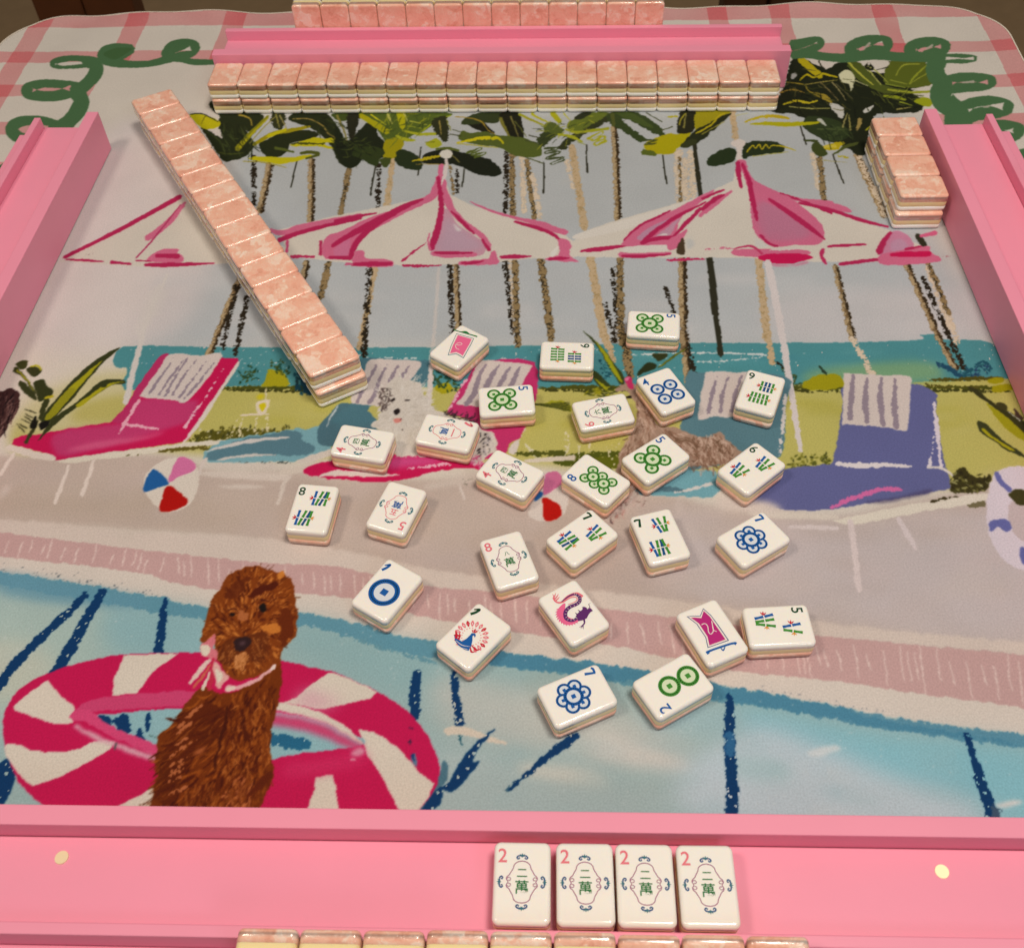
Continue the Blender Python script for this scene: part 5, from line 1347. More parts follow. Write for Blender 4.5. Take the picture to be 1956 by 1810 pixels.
def build_mat():
    paint_all()
    S16 = 16
    nh, nw = NH - 1, NW - 1
    C = CAN
    cmx = np.maximum(np.maximum(C[:-1, :-1], C[1:, :-1]), np.maximum(C[:-1, 1:], C[1:, 1:]))
    cmn = np.minimum(np.minimum(C[:-1, :-1], C[1:, :-1]), np.minimum(C[:-1, 1:], C[1:, 1:]))
    gy, gx = np.mgrid[0:nh, 0:nw]
    u = U0 + (gx + .5) * RES
    v = V1 - (gy + .5) * RES
    r = 55.0
    du = np.maximum(np.maximum(U0 + r - u, u - (U1 - r)), 0)
    dv = np.maximum(np.maximum(V0 + r - v, v - (V1 - r)), 0)
    inside = du ** 2 + dv ** 2 <= r * r
    quads = []
    free = inside.copy()
    s = S16
    while s >= 1:
        bh, bw = nh // s, nw // s
        mx = cmx.reshape(bh, s, bw, s, 3).max((1, 3))
        mn = cmn.reshape(bh, s, bw, s, 3).min((1, 3))
        fr = free.reshape(bh, s, bw, s).all((1, 3))
        ok = fr & (((mx - mn).max(-1) < 0.022) if s > 1 else np.ones((bh, bw), bool))
        by, bx = np.nonzero(ok)
        y0, x0 = by * s, bx * s
        quads.append(np.stack([(y0 + s) * NW + x0, (y0 + s) * NW + x0 + s, y0 * NW + x0 + s, y0 * NW + x0], 1))
        big = np.repeat(np.repeat(ok, s, 0), s, 1)
        free &= ~big
        s //= 2
    q = np.concatenate(quads)
    uniq, inv = np.unique(q.ravel(), return_inverse=True)
    q = inv.reshape(-1, 4)
    yy, xx = uniq // NW, uniq % NW
    uu, vv = U0 + xx * RES, V1 - yy * RES
    X, Y = from_mat(uu, vv)
    Z = mat_wave(uu, vv)
    co = np.stack([X * MM, Y * MM, Z * MM], 1).astype(np.float32)
    me = bpy.data.meshes.new('printed_game_mat')
    me.vertices.add(len(co))
    me.vertices.foreach_set('co', co.ravel())
    me.loops.add(q.size)
    me.loops.foreach_set('vertex_index', q.ravel().astype(np.int32))
    me.polygons.add(len(q))
    me.polygons.foreach_set('loop_start', (np.arange(len(q)) * 4).astype(np.int32))
    me.polygons.foreach_set('loop_total', np.full(len(q), 4, np.int32))
    me.update(calc_edges=True)
    me.polygons.foreach_set('use_smooth', np.ones(len(q), bool))
    ca = me.color_attributes.new('print', 'FLOAT_COLOR', 'POINT')
    c = C[yy, xx].astype(float)
    c = np.where(c <= 0.04045, c / 12.92, ((c + 0.055) / 1.055) ** 2.4) / ALB_REF * 0.66
    rgba = np.ones((len(c), 4), np.float32)
    rgba[:, :3] = np.clip(c, 0.002, 0.9)
    ca.data.foreach_set('color', rgba.ravel())
    m = bpy.data.materials.new('printed_fabric')
    m.use_nodes = True
    nt = m.node_tree
    b = nt.nodes['Principled BSDF']
    b.inputs['Roughness'].default_value = 0.72
    b.inputs['Specular IOR Level'].default_value = 0.12
    at_ = nt.nodes.new('ShaderNodeVertexColor')
    at_.layer_name = 'print'
    tc = nt.nodes.new('ShaderNodeTexCoord')
    n1 = nt.nodes.new('ShaderNodeTexNoise')
    n1.inputs['Scale'].default_value = 1100
    n1.inputs['Detail'].default_value = 2
    n2 = nt.nodes.new('ShaderNodeTexNoise')
    n2.inputs['Scale'].default_value = 22
    n2.inputs['Detail'].default_value = 5
    for n in (n1, n2):
        nt.links.new(tc.outputs['Object'], n.inputs['Vector'])
    r1 = nt.nodes.new('ShaderNodeMapRange')
    r1.inputs['From Min'].default_value, r1.inputs['From Max'].default_value = 0.3, 0.7
    r1.inputs['To Min'].default_value, r1.inputs['To Max'].default_value = 0.90, 1.08
    nt.links.new(n1.outputs['Fac'], r1.inputs['Value'])
    r2 = nt.nodes.new('ShaderNodeMapRange')
    r2.inputs['From Min'].default_value, r2.inputs['From Max'].default_value = 0.3, 0.7
    r2.inputs['To Min'].default_value, r2.inputs['To Max'].default_value = 0.96, 1.04
    nt.links.new(n2.outputs['Fac'], r2.inputs['Value'])
    mu = nt.nodes.new('ShaderNodeMath')
    mu.operation = 'MULTIPLY'
    nt.links.new(r1.outputs[0], mu.inputs[0])
    nt.links.new(r2.outputs[0], mu.inputs[1])
    vm = nt.nodes.new('ShaderNodeVectorMath')
    vm.operation = 'SCALE'
    nt.links.new(at_.outputs['Color'], vm.inputs[0])
    nt.links.new(mu.outputs[0], vm.inputs['Scale'])
    nt.links.new(vm.outputs[0], b.inputs['Base Color'])
    bp = nt.nodes.new('ShaderNodeBump')
    bp.inputs['Strength'].default_value = 0.25
    bp.inputs['Distance'].default_value = 0.0003
    nt.links.new(n1.outputs['Fac'], bp.inputs['Height'])
    nt.links.new(bp.outputs['Normal'], b.inputs['Normal'])
    me.materials.append(m)
    o = bpy.data.objects.new('printed_game_mat', me)
    COL.objects.link(o)
    o['label'] = 'white game mat printed with a pool party, palms, parasols and dogs'
    o['category'] = 'game mat'
    # pale cut edge of the mat
    pl = rounded_rect(U0, U1, V0, V1, 55.0, 14)
    dense = []
    for i, a in enumerate(pl):
        c2 = pl[(i + 1) % len(pl)]
        k = max(1, int(math.hypot(c2[0] - a[0], c2[1] - a[1]) / 6))
        for j in range(k):
            dense.append((a[0] + (c2[0] - a[0]) * j / k, a[1] + (c2[1] - a[1]) * j / k))
    cu, cv = (U0 + U1) / 2, (V0 + V1) / 2
    n = len(dense)
    vs, fs = [], []
    prof = [(-0.5, 0.25), (0.5, 0.45), (1.2, -0.4), (1.3, -2.4), (0.4, -3.1)]
    for (pu, pv) in dense:
        L = math.hypot(pu - cu, pv - cv)
        z0 = float(mat_wave(np.array([pu]), np.array([pv]))[0])
        for (o_, dz) in prof:
            a, b2 = pu + (pu - cu) / L * o_, pv + (pv - cv) / L * o_
            X, Y = from_mat(a, b2)
            vs.append((X * MM, Y * MM, (z0 + dz) * MM))
    k = len(prof)
    for i in range(n):
        for j in range(k - 1):
            a, b2 = i * k + j, ((i + 1) % n) * k + j
            fs.append((a, a + 1, b2 + 1, b2))
    mesh_obj('cut_edge', vs, fs, material('white_neoprene_edge', lin((232, 224, 210)), rough=0.8), o, smooth=True)
    return o


def mat_wave(u, v):
    d = np.minimum(V1 - v, np.minimum(u - U0, U1 - u))
    w = np.clip(1 - d / 34.0, 0, 1) ** 2
    return w * (1.1 + 1.5 * np.sin(u / 27.0) + 0.8 * np.sin(u / 11.0 + 1.3) + 0.7 * np.sin(v / 31.0))


mat_obj = build_mat()

# ------------------------------------------------------------------ wooden posts behind the table
def post(px, w, depth_y, dark):
    # stands on the floor well behind the table
    m = material('stained_post_wood', lin(dark), rough=0.5, grain=0.3, gscale=18)
    x = (px - 978.0) / 1991.0 * math.hypot(depth_y, 0.9)
    return x, m


def far_post(label, x0, x1, y, col):
    o = thing('wooden_post', label, 'wooden post', ((x0 + x1) / 2, y, FLOOR_Z))
    m = material('stained_post_wood', lin(col), rough=0.5, grain=0.4, gscale=16)
    w = (x1 - x0) / 2
    bm_obj('board', box_mesh(-w, -w * .02, -.02, .02, 0.001, 0.5, .004), m, o)
    bm_obj('board', box_mesh(w * .02, w, -.028, .02, 0.001, 0.5, .004), m, o)
    return o


far_post('stained wooden post on the carpet behind the corner with the slanting wall', -0.66, -0.515, 1.5, (84, 44, 16))
far_post('darker wooden post on the carpet behind the far rack and its palm corner', 0.335, 0.465, 1.5, (60, 32, 14))

# ------------------------------------------------------------------ pink racks
m_pink = material('pink_lacquer', lin((240, 152, 180)), rough=0.45, spec=0.4, grain=0.035, gscale=26, bump=0.10, bscale=120)
m_magnet = material('nickel_magnet', (0.90, 0.80, 0.52), rough=0.5, metal=0.35)
RL = 423.0 / 2


def make_rack():
    o = thing('tile_rack', '', 'tile rack')
    h = RL * MM

    def bar(name, y0, y1, z1, x=h, b=.0005):
        return bm_obj(name, box_mesh(-x, x, y0 * MM, y1 * MM, 0.0002, z1 * MM, b), m_pink, o, False)

    bar('front_rail', 0, 8.1, 29.3)
    bar('tray', 8.35, 42.4, 17.3, h - .0004)
    bar('ridge', 42.5, 47.0, 24.8, h - .0002)
    bar('ledge', 47.1, 62.8, 11.3, h - .0004)
    return o


def set_rack(o, x, y, deg, label):
    o.location = (x * MM, y * MM, 0.0004)
    o.rotation_euler = (0, 0, math.radians(deg))
    o['label'] = label
    o['group'] = 'pink tile racks round the mat'


rack0 = make_rack()
racks = [rack0] + [copy_tree(rack0) for _ in range(3)]
RK = dict(far=(1.9, 716.5, -3.4), left=(-291.6, 447.4, 86.0), right=(279.0, 411.8, -91.9), front=(-12.0, 154.1, 177.0))
set_rack(racks[0], *RK['far'], 'pink tile rack across the far edge of the mat behind a long tile wall')
set_rack(racks[1], *RK['left'], 'pink tile rack with no tiles beside the pink printed lounger')
set_rack(racks[2], *RK['right'], 'pink tile rack with a short eight-tile wall against it')
set_rack(racks[3], *RK['front'], 'pink tile rack with four tiles lying face up and two metal discs')


def magnet(px, py, tilt):
    X, Y = unproj(px, py, 17.7)
    bm = bmesh.new()
    bmesh.ops.create_cone(bm, cap_ends=True, segments=24, radius1=2.75 * MM, radius2=2.6 * MM, depth=0.5 * MM)
    o = bm_obj('metal_disc', bm, m_magnet, racks[3])
    inv = racks[3].matrix_basis.inverted()
    p = inv @ Vector((float(X) * MM, float(Y) * MM, 0.0004 + 17.45 * MM))
    o.location = p
    o.rotation_euler = tilt
    return o




def nick(rack, px, py):
    """small dent in the lacquer of a tray"""
    X, Y = unproj(px, py, 17.7)
    bm = bmesh.new()
    bmesh.ops.create_icosphere(bm, subdivisions=1, radius=0.75 * MM)
    bmesh.ops.scale(bm, vec=(1.0, 0.6, 0.12), verts=bm.verts[:])
    o = bm_obj('lacquer_nick', bm, m_nick, rack)
    o.location = rack.matrix_basis.inverted() @ Vector((float(X) * MM, float(Y) * MM, 0.0004 + 17.32 * MM))
    o.rotation_euler = (0, 0, 0.8)


m_nick = material('bare_dark_wood', (0.03, 0.012, 0.012), rough=0.8)
nick(racks[1], 111, 321)
nick(racks[2], 1837, 322)
magnet(118, 1637, (0.05, 0.02, 0))
magnet(1799, 1664, (-0.04, 0.05, 0))

# ------------------------------------------------------------------ tiles
TW, TH, TT = 21.4, 30.2, 11.9


def ring_pts(w, h, r, n=5):
    return rounded_rect(-w / 2, w / 2, -h / 2, h / 2, r, n)


def layer_mesh(name, zs):
    """zs: list of (z, inset); closed top and bottom"""
    vs, fs = [], []
    n = None
    for z, ins in zs:
        p = ring_pts(TW - 2 * ins, TH - 2 * ins, max(0.35, 2.5 - ins), 5)
        n = len(p)
        vs += [(x * MM, y * MM, z * MM) for x, y in p]
    for k in range(len(zs) - 1):
        for i in range(n):
            a, b = k * n + i, k * n + (i + 1) % n
            fs.append((a, b, b + n, a + n))
    fs.append(tuple(range(n - 1, -1, -1)))
    fs.append(tuple(range((len(zs) - 1) * n, len(zs) * n)))
    me = bpy.data.meshes.new(name)
    me.from_pydata(vs, [], fs)
    sm = [True] * (len(fs) - 2) + [False, False]
    me.polygons.foreach_set('use_smooth', sm)
    return me


def arc(z0, sgn, r=1.7, n=6):
    # quarter round from side (inset 0) to cap
    out = []
    for k in range(n + 1):
        a = math.pi / 2 * k / n
        out.append((z0 + sgn * (-r + r * math.sin(a)), r * (1 - math.cos(a))))
    return out


Z1, Z2 = 5.0, 8.3
me_back = layer_mesh('back_layer', [(z, i) for z, i in arc(0.0, -1)][::-1] + [(Z1, 0.0)])
me_core = layer_mesh('amber_layer', [(Z1 + .01, 0.03), (Z1 + .1, 0.0), (Z2 - .1, 0.0), (Z2 - .01, 0.03)])
me_face = layer_mesh('ivory_layer', [(Z2, 0.0)] + arc(TT, 1))


def pearl_material():
    m = bpy.data.materials.new('pink_pearl_resin')
    m.use_nodes = True
    nt = m.node_tree
    L = nt.links.new
    b = nt.nodes['Principled BSDF']
    tc = nt.nodes.new('ShaderNodeTexCoord')
    oi = nt.nodes.new('ShaderNodeObjectInfo')
    mul = nt.nodes.new('ShaderNodeMath')
    mul.operation = 'MULTIPLY'
    mul.inputs[1].default_value = 37.0
    L(oi.outputs['Random'], mul.inputs[0])
    add = nt.nodes.new('ShaderNodeVectorMath')
    L(tc.outputs['Object'], add.inputs[0])
    L(mul.outputs[0], add.inputs[1])

    def noise(scale, detail, dist, vec, rough=0.5):
        n = nt.nodes.new('ShaderNodeTexNoise')
        n.inputs['Scale'].default_value = scale
        n.inputs['Detail'].default_value = detail
        n.inputs['Roughness'].default_value = rough
        n.inputs['Distortion'].default_value = dist
        L(vec, n.inputs['Vector'])
        return n

    big = noise(75, 3, 1.2, add.outputs[0])
    warp = noise(140, 2, 0, add.outputs[0])
    sc = nt.nodes.new('ShaderNodeVectorMath')
    sc.operation = 'SCALE'
    sc.inputs['Scale'].default_value = 0.022
    L(warp.outputs['Color'], sc.inputs[0])
    ad2 = nt.nodes.new('ShaderNodeVectorMath')
    L(add.outputs[0], ad2.inputs[0])
    L(sc.outputs[0], ad2.inputs[1])
    vo = nt.nodes.new('ShaderNodeTexVoronoi')
    vo.feature = 'SMOOTH_F1'
    vo.inputs['Scale'].default_value = 110
    vo.inputs['Smoothness'].default_value = 0.35
    L(ad2.outputs[0], vo.inputs['Vector'])
    sep = nt.nodes.new('ShaderNodeSeparateColor')
    L(vo.outputs['Color'], sep.inputs[0])
    fine = noise(260, 4, 2.2, ad2.outputs[0])

    def mad(a, k, c):
        n = nt.nodes.new('ShaderNodeMath')
        n.operation = 'MULTIPLY_ADD'
        L(a, n.inputs[0])
        n.inputs[1].default_value = k
        if isinstance(c, float):
            n.inputs[2].default_value = c
        else:
            L(c, n.inputs[2])
        return n.outputs[0]

    f = mad(sep.outputs[0], 0.34, mad(fine.outputs['Fac'], 0.5, mad(big.outputs['Fac'], 0.5, -0.18)))
    rp = nt.nodes.new('ShaderNodeValToRGB')
    e = rp.color_ramp.elements
    e[0].position, e[0].color = 0.22, (0.80, 0.37, 0.26, 1)
    e[1].position, e[1].color = 0.84, (1.0, 0.86, 0.76, 1)
    for pos, c in ((0.38, (0.92, 0.50, 0.37, 1)), (0.52, (0.95, 0.57, 0.43, 1)), (0.63, (0.98, 0.72, 0.59, 1))):
        el = e.new(pos)
        el.color = c
    L(f, rp.inputs['Fac'])
    # the pearl sheet is laminated: face on it shines, edge on it is dull and brownish, deepened with painted shade
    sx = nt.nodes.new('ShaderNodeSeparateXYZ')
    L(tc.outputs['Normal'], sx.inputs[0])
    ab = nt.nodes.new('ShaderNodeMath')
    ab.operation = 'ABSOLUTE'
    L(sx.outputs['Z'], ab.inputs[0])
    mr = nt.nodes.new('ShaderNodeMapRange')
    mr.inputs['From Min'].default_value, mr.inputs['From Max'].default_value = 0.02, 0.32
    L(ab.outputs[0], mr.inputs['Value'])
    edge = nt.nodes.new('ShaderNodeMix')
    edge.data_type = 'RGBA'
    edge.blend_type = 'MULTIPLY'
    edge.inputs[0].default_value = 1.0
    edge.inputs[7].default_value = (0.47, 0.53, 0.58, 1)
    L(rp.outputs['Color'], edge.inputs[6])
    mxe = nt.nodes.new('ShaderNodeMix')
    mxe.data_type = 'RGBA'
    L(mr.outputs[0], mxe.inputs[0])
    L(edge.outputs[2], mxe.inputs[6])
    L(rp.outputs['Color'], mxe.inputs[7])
    L(mxe.outputs[2], b.inputs['Base Color'])
    b.inputs['Roughness'].default_value = 0.26
    b.inputs['Specular IOR Level'].default_value = 0.6
    b.inputs['Coat Weight'].default_value = 0.8
    b.inputs['Coat Roughness'].default_value = 0.07
    b.inputs['Subsurface Weight'].default_value = 0.12
    b.inputs['Subsurface Radius'].default_value = (1, .5, .35)
    b.inputs['Subsurface Scale'].default_value = 0.0015
    bp = nt.nodes.new('ShaderNodeBump')
    bp.inputs['Strength'].default_value = 0.35
    bp.inputs['Distance'].default_value = 0.0008
    L(f, bp.inputs['Height'])
    L(bp.outputs['Normal'], b.inputs['Normal'])
    b2 = nt.nodes.new('ShaderNodeBump')
    b2.inputs['Strength'].default_value = 0.25
    b2.inputs['Distance'].default_value = 0.0005
    L(big.outputs['Fac'], b2.inputs['Height'])
    L(b2.outputs['Normal'], b.inputs['Coat Normal'])
    return m


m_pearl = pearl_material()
m_ivory = material('ivory_resin', (0.95, 0.94, 0.885), rough=0.14, spec=0.5, coat=0.5, sss=0.3)
m_amber = material('amber_resin', (0.95, 0.78, 0.42), rough=0.18, spec=0.5, coat=0.3, sss=0.3)
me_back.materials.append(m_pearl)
me_core.materials.append(m_amber)
me_face.materials.append(m_ivory)


def add_layers(t):
    for nm, me in (('back_layer', me_back), ('amber_layer', me_core), ('ivory_layer', me_face)):
        o = bpy.data.objects.new(nm, me)
        COL.objects.link(o)
        o.parent = t
    return t


def tile(label, group, mtx):
    """mtx maps the tile's own frame (mm; face up at z = TT) into the world (mm)"""
    t = thing('mahjong_tile', label, 'mahjong tile', group=group)
    m = mtx.copy()
    m.translation = m.translation * MM
    t.matrix_world = m
    return add_layers(t)


ORD = ['first', 'second', 'third', 'fourth', 'fifth', 'sixth', 'seventh', 'eighth', 'ninth', 'tenth', 'eleventh', 'twelfth', 'thirteenth',
       'fourteenth', 'fifteenth', 'sixteenth', 'seventeenth', 'eighteenth', 'nineteenth']
rt = random.Random(11)
FLIP = Matrix.Rotation(math.pi, 4, 'Y')
EPS = 0.05


def lying(x, y, z, deg, face_up):
    m = Matrix.Translation((x, y, z)) @ Matrix.Rotation(math.radians(deg), 4, 'Z')
    if not face_up:
        m = m @ Matrix.Translation((0, 0, TT)) @ FLIP
    return m


def wall(n, x0, y0, deg, pitch, dx_top, dy_top, text, group, jit=0.25):
    """two rows of face-down tiles; (x0, y0) is the outer corner, tiles run along deg, their length to the side deg+90"""
    a = math.radians(deg)
    d = Vector((math.cos(a), math.sin(a), 0))
    s = Vector((-d.y, d.x, 0))
    for row in (0, 1):
        for k in range(n):
            p = Vector((x0, y0, 0)) + d * (pitch * (k + .5) + (dx_top if row else 0)) + s * (TH / 2 + (dy_top if row else 0) + rt.uniform(-jit, jit))
            z = EPS + row * (TT + 0.06)
            tile(text[row] % ORD[k], group, lying(p.x, p.y, z, deg + rt.uniform(-.5, .5), False))


# wall in front of the far rack
wall(19, -209.3, 697.6, -3.4, 21.66, -0.6, 0.4,
     ('face-down pink tile, %s from the slanting wall in the lower far row', 'face-down pink tile, %s from the slanting wall in the upper far row'),
     'face-down tiles of the far wall')
# slanting wall: runs from its near end away from the camera
wall(15, -105.8 + 27.2, 396.0 + 15.0, 118.6, 21.45, 3.0, 0.8,
     ('face-down pink tile, %s from the near end of the lower slanting row', 'face-down pink tile, %s from the near end of the upper slanting row'),
     'face-down tiles of the slanting wall')
# short wall at the rack on the other side
wall(4, 279.0, 533.0, 88.2, 22.2, 2.6, -0.6,
     ('face-down pink tile, %s from the camera in the short lower row', 'face-down pink tile, %s from the camera in the short upper row'),
     'face-down tiles of the short wall')


def standing(rack, along, label, group, lean=0.0):
    """tile standing on the ledge of a rack, its pink back against the ridge, face to the player"""
    x, y, deg = RK[rack]
    base = Matrix.Translation((x, y, 0.4)) @ Matrix.Rotation(math.radians(deg), 4, 'Z')
    # tile frame: up = +Y of tile, face normal +Z of tile -> rack +Y
    m = base @ Matrix.Translation((along, 47.6, 11.45)) @ Matrix.Rotation(lean, 4, 'X') @ Matrix.Translation((0, 0, TH / 2)) @ Matrix.Rotation(math.pi / 2, 4, 'X') @ FLIP
    return tile(label, group, m)


for k in range(9):
    # front rack's own x runs the other way
    xa = -((-100.6 + 22.25 * (k + .5)) + 12.0)
    standing('front', xa, 'tile standing on the rack nearest the camera, %s from its disc beside the float' % ORD[k], 'tiles standing in the near rack', rt.uniform(-.01, .01))
for k in range(13):
    standing('far', -156.5 + 21.62 * (k + .5) - 1.9, 'tile standing on the far rack with its pink back shown, %s from the slanting wall' % ORD[k], 'tiles standing in the far rack')
for k in range(3):
    standing('right', -211.5 + 88.0 + 21.7 * k, 'tile standing in the rack by the short wall, %s from the far end' % ORD[k], 'tiles standing in the rack by the short wall')
# ------------------------------------------------------------------ faces of the tiles
def ink(name, c):
    return material(name, lin(c) * 0.92, rough=0.25, spec=0.45, coat=0.2)


INK = dict(green=ink('green_ink', (34, 122, 62)), dgreen=ink('dark_green_ink', (24, 74, 44)), teal=ink('teal_ink', (50, 120, 136)),
           blue=ink('blue_ink', (26, 98, 178)), navy=ink('navy_ink', (30, 84, 140)), pink=ink('pink_ink', (240, 128, 142)),
           rose=ink('rose_ink', (244, 112, 162)), mag=ink('magenta_ink', (192, 44, 132)), red=ink('red_ink', (206, 34, 56)),
           orange=ink('orange_ink', (236, 156, 54)), purple=ink('purple_ink', (100, 46, 116)), plum=ink('plum_ink', (164, 96, 134)),
           leaf=ink('leaf_green_ink', (70, 150, 58)), mint=ink('pale_green_ink', (222, 240, 206)), ice=ink('pale_blue_ink', (226, 236, 246)),
           white=ink('white_ink', (246, 236, 232)), gold=ink('gold_ink', (170, 200, 120)))


class Print:
    def __init__(self):
        self.v, self.f, self.m, self.mats, self.k = [], [], [], [], 0

    def _mat(self, c):
        if c not in self.mats:
            self.mats.append(c)
        return self.mats.index(c)

    def z(self):
        self.k += 1
        return TT + 0.02 + 0.003 * self.k

    def poly(self, pts, c, z=None):
        z = self.z() if z is None else z
        b = len(self.v)
        self.v += [(x, y, z) for x, y in pts]
        self.f.append(tuple(range(b, b + len(pts))))
        self.m.append(self._mat(c))

    def stroke(self, pts, w, c, curve=True, z=None):
        p = np.array(pts, float).reshape(-1, 2)
        if curve and len(p) > 2:
            p = _spline(p, False, 5)
        w = np.array(w if isinstance(w, (list, tuple)) else [w, w], float)
        ww = np.interp(np.linspace(0, 1, len(p)), np.linspace(0, 1, len(w)), w) / 2
        d = np.gradient(p, axis=0)
        d /= np.maximum(np.hypot(d[:, 0], d[:, 1]), 1e-6)[:, None]
        n = np.stack([-d[:, 1], d[:, 0]], 1)
        a, b = p + n * ww[:, None], p - n * ww[:, None]
        z = self.z() if z is None else z
        k = len(self.v)
        for i in range(len(p)):
            self.v += [(a[i, 0], a[i, 1], z), (b[i, 0], b[i, 1], z)]
        mi = self._mat(c)
        for i in range(len(p) - 1):
            self.f.append((k + 2 * i, k + 2 * i + 1, k + 2 * i + 3, k + 2 * i + 2))
            self.m.append(mi)

    def ring(self, cx, cy, r0, r1, c, n=36):
        z = self.z()
        k = len(self.v)
        for i in range(n):
            a = 2 * math.pi * i / n
            self.v += [(cx + r0 * math.cos(a), cy + r0 * math.sin(a), z), (cx + r1 * math.cos(a), cy + r1 * math.sin(a), z)]
        mi = self._mat(c)
        for i in range(n):
            j = (i + 1) % n
            self.f.append((k + 2 * i, k + 2 * i + 1, k + 2 * j + 1, k + 2 * j))
            self.m.append(mi)

    def disc(self, cx, cy, r, c, n=28):
        self.poly([(cx + r * math.cos(2 * math.pi * i / n), cy + r * math.sin(2 * math.pi * i / n)) for i in range(n)], c)

    def text(self, s, cx, cy, h, c, rot=0.0, wide=1.0, bold=0.0):
        vs, fs = glyph(s, bold)
        z = self.z()
        k = len(self.v)
        x0, x1 = min(v[0] for v in vs), max(v[0] for v in vs)
        y0, y1 = min(v[1] for v in vs), max(v[1] for v in vs)
        sc = h / max(y1 - y0, 1e-6)
        ca, sa = math.cos(rot), math.sin(rot)
        for x, y in vs:
            a, b = (x - (x0 + x1) / 2) * sc * wide, (y - (y0 + y1) / 2) * sc
            self.v.append((cx + a * ca - b * sa, cy + a * sa + b * ca, z))
        mi = self._mat(c)
        for f in fs:
            self.f.append(tuple(k + i for i in f))
            self.m.append(mi)

    def build(self, name, parent):
        if not self.f:
            return None
        return mesh_obj(name, [(x * MM, y * MM, z * MM) for x, y, z in self.v], self.f, [INK[c] for c in self.mats], parent, mat_idx=self.m)


_gl = {}


def glyph(s, bold=0.0):
    key = (s, bold)
    if key not in _gl:
        cu = bpy.data.curves.new('glyph', 'FONT')
        cu.body = s
        cu.offset = bold
        cu.resolution_u = 4
        ob = bpy.data.objects.new('glyph', cu)
        COL.objects.link(ob)
        dg = bpy.context.evaluated_depsgraph_get()
        ev = ob.evaluated_get(dg)
        me = ev.to_mesh()
        _gl[key] = ([(v.co.x, v.co.y) for v in me.vertices], [tuple(p.vertices) for p in me.polygons])
        ev.to_mesh_clear()
        bpy.data.objects.remove(ob)
        bpy.data.curves.remove(cu)
    return _gl[key]


NUM = {'1': None}


def numeral(t, s, c):
    p = Print()
    if s == '1':
        p.stroke([-9.0, 10.2, -7.0, 11.9, -7.4, 9.6, -8.6, 7.4], [0.6, 1.2, 1.35, 1.4], c)
    elif s == '7':
        p.stroke([-9.2, 11.2, -8.4, 11.9, -6.2, 11.7], [0.9, 1.1, 1.0], c)
        p.stroke([-6.3, 12.0, -7.0, 9.6, -7.6, 7.4], [1.0, 1.15, 1.3], c, curve=False)
    else:
        p.text(s, -7.4, 9.7, 5.2, c, bold=0.012)
    p.build('numeral_print', t)


def coin(p, x, y, r, c, pale, part=None):
    p.disc(x, y, r, c, 36)
    n = max(10, int(r * 5))
    rm = r * 0.83
    for i in range(n):
        a0 = 2 * math.pi * (i + .2) / n
        a1 = 2 * math.pi * (i + .75) / n
        w = r * 0.085
        p.poly([(x + (rm - w) * math.cos(a0), y + (rm - w) * math.sin(a0)), (x + (rm + w * .3) * math.cos(a0), y + (rm + w * .3) * math.sin(a0)),
                (x + (rm + w) * math.cos(a1), y + (rm + w) * math.sin(a1)), (x + (rm - w * .3) * math.cos(a1), y + (rm - w * .3) * math.sin(a1))], pale, z=TT + 0.02 + 0.003 * p.k)
    p.k += 1
    p.disc(x, y, r * 0.66, pale, 30)
    q = r * 0.22
    p.poly([(x - q, y - q), (x + q, y - q), (x + q, y + q), (x - q, y + q)], c)


def dots(t, n, c):
    p = Print()
    pale = 'mint' if c == 'leaf' else 'ice'
    if n == 1:
        coin(p, 0, -2.0, 7.5, c, pale)
    elif n == 2:
        coin(p, .4, 1.8, 5.0, c, pale)
        coin(p, .4, -8.0, 5.0, c, pale)
    elif n == 4:
        for x, y in ((-4, -4), (4, -4), (-4, 4), (4, 4)):
            coin(p, x, y - 1.8, 3.95, c, pale)
    elif n == 5:
        for x, y in ((-4.3, -4.3), (4.3, -4.3), (-4.3, 4.3), (4.3, 4.3)):
            coin(p, x, y - 2.3, 3.7, c, pale)
        coin(p, 0, -2.3, 4.9, c, pale)
    elif n == 7:
        for k in range(6):
            a = math.radians(60 * k + 30)
            coin(p, 4.9 * math.cos(a), -1.7 + 4.9 * math.sin(a), 3.3, c, pale)
        coin(p, 0, -1.7, 4.5, c, pale)
    elif n == 8:
        for x in (-3.2, 3.3):
            for y in (6.2, .1, -6.0):
                coin(p, x, y - 1.7, 2.95, c, pale)
        for y in (3.5, -3.3):
            coin(p, 0, y - 1.7, 3.5, c, pale)
    p.build('coin_print', t)


def sprig(p, x, y, s, c, flip):
    for a in (-50, -8, 32):
        r = math.radians(a + (180 if flip else 0))
        L = 1.7 * s
        p.stroke([x, y, x + L * .5 * math.cos(r), y + L * .5 * math.sin(r), x + L * math.cos(r), y + L * math.sin(r)], [0.1, 0.55 * s, 0.08], c)


def bamboo(p, cx, cy, sticks, h=9.0):
    for xb, xt, c in sticks:
        for t0, t1 in ((0, .47), (.53, 1)):
            x0, x1 = cx + xb + (xt - xb) * t0, cx + xb + (xt - xb) * t1
            y0, y1 = cy - h / 2 + h * t0, cy - h / 2 + h * t1
            p.stroke([x0, y0, (x0 + x1) / 2, (y0 + y1) / 2, x1, y1], [1.5, 1.15, 1.5], c, curve=False)
    xs = [(a + b) / 2 for a, b, _ in sticks]
    sprig(p, cx + min(xs) - 0.7, cy - .2, 1.25, 'red', True)
    sprig(p, cx + max(xs) + 0.7, cy + .3, 1.05, 'orange', False)


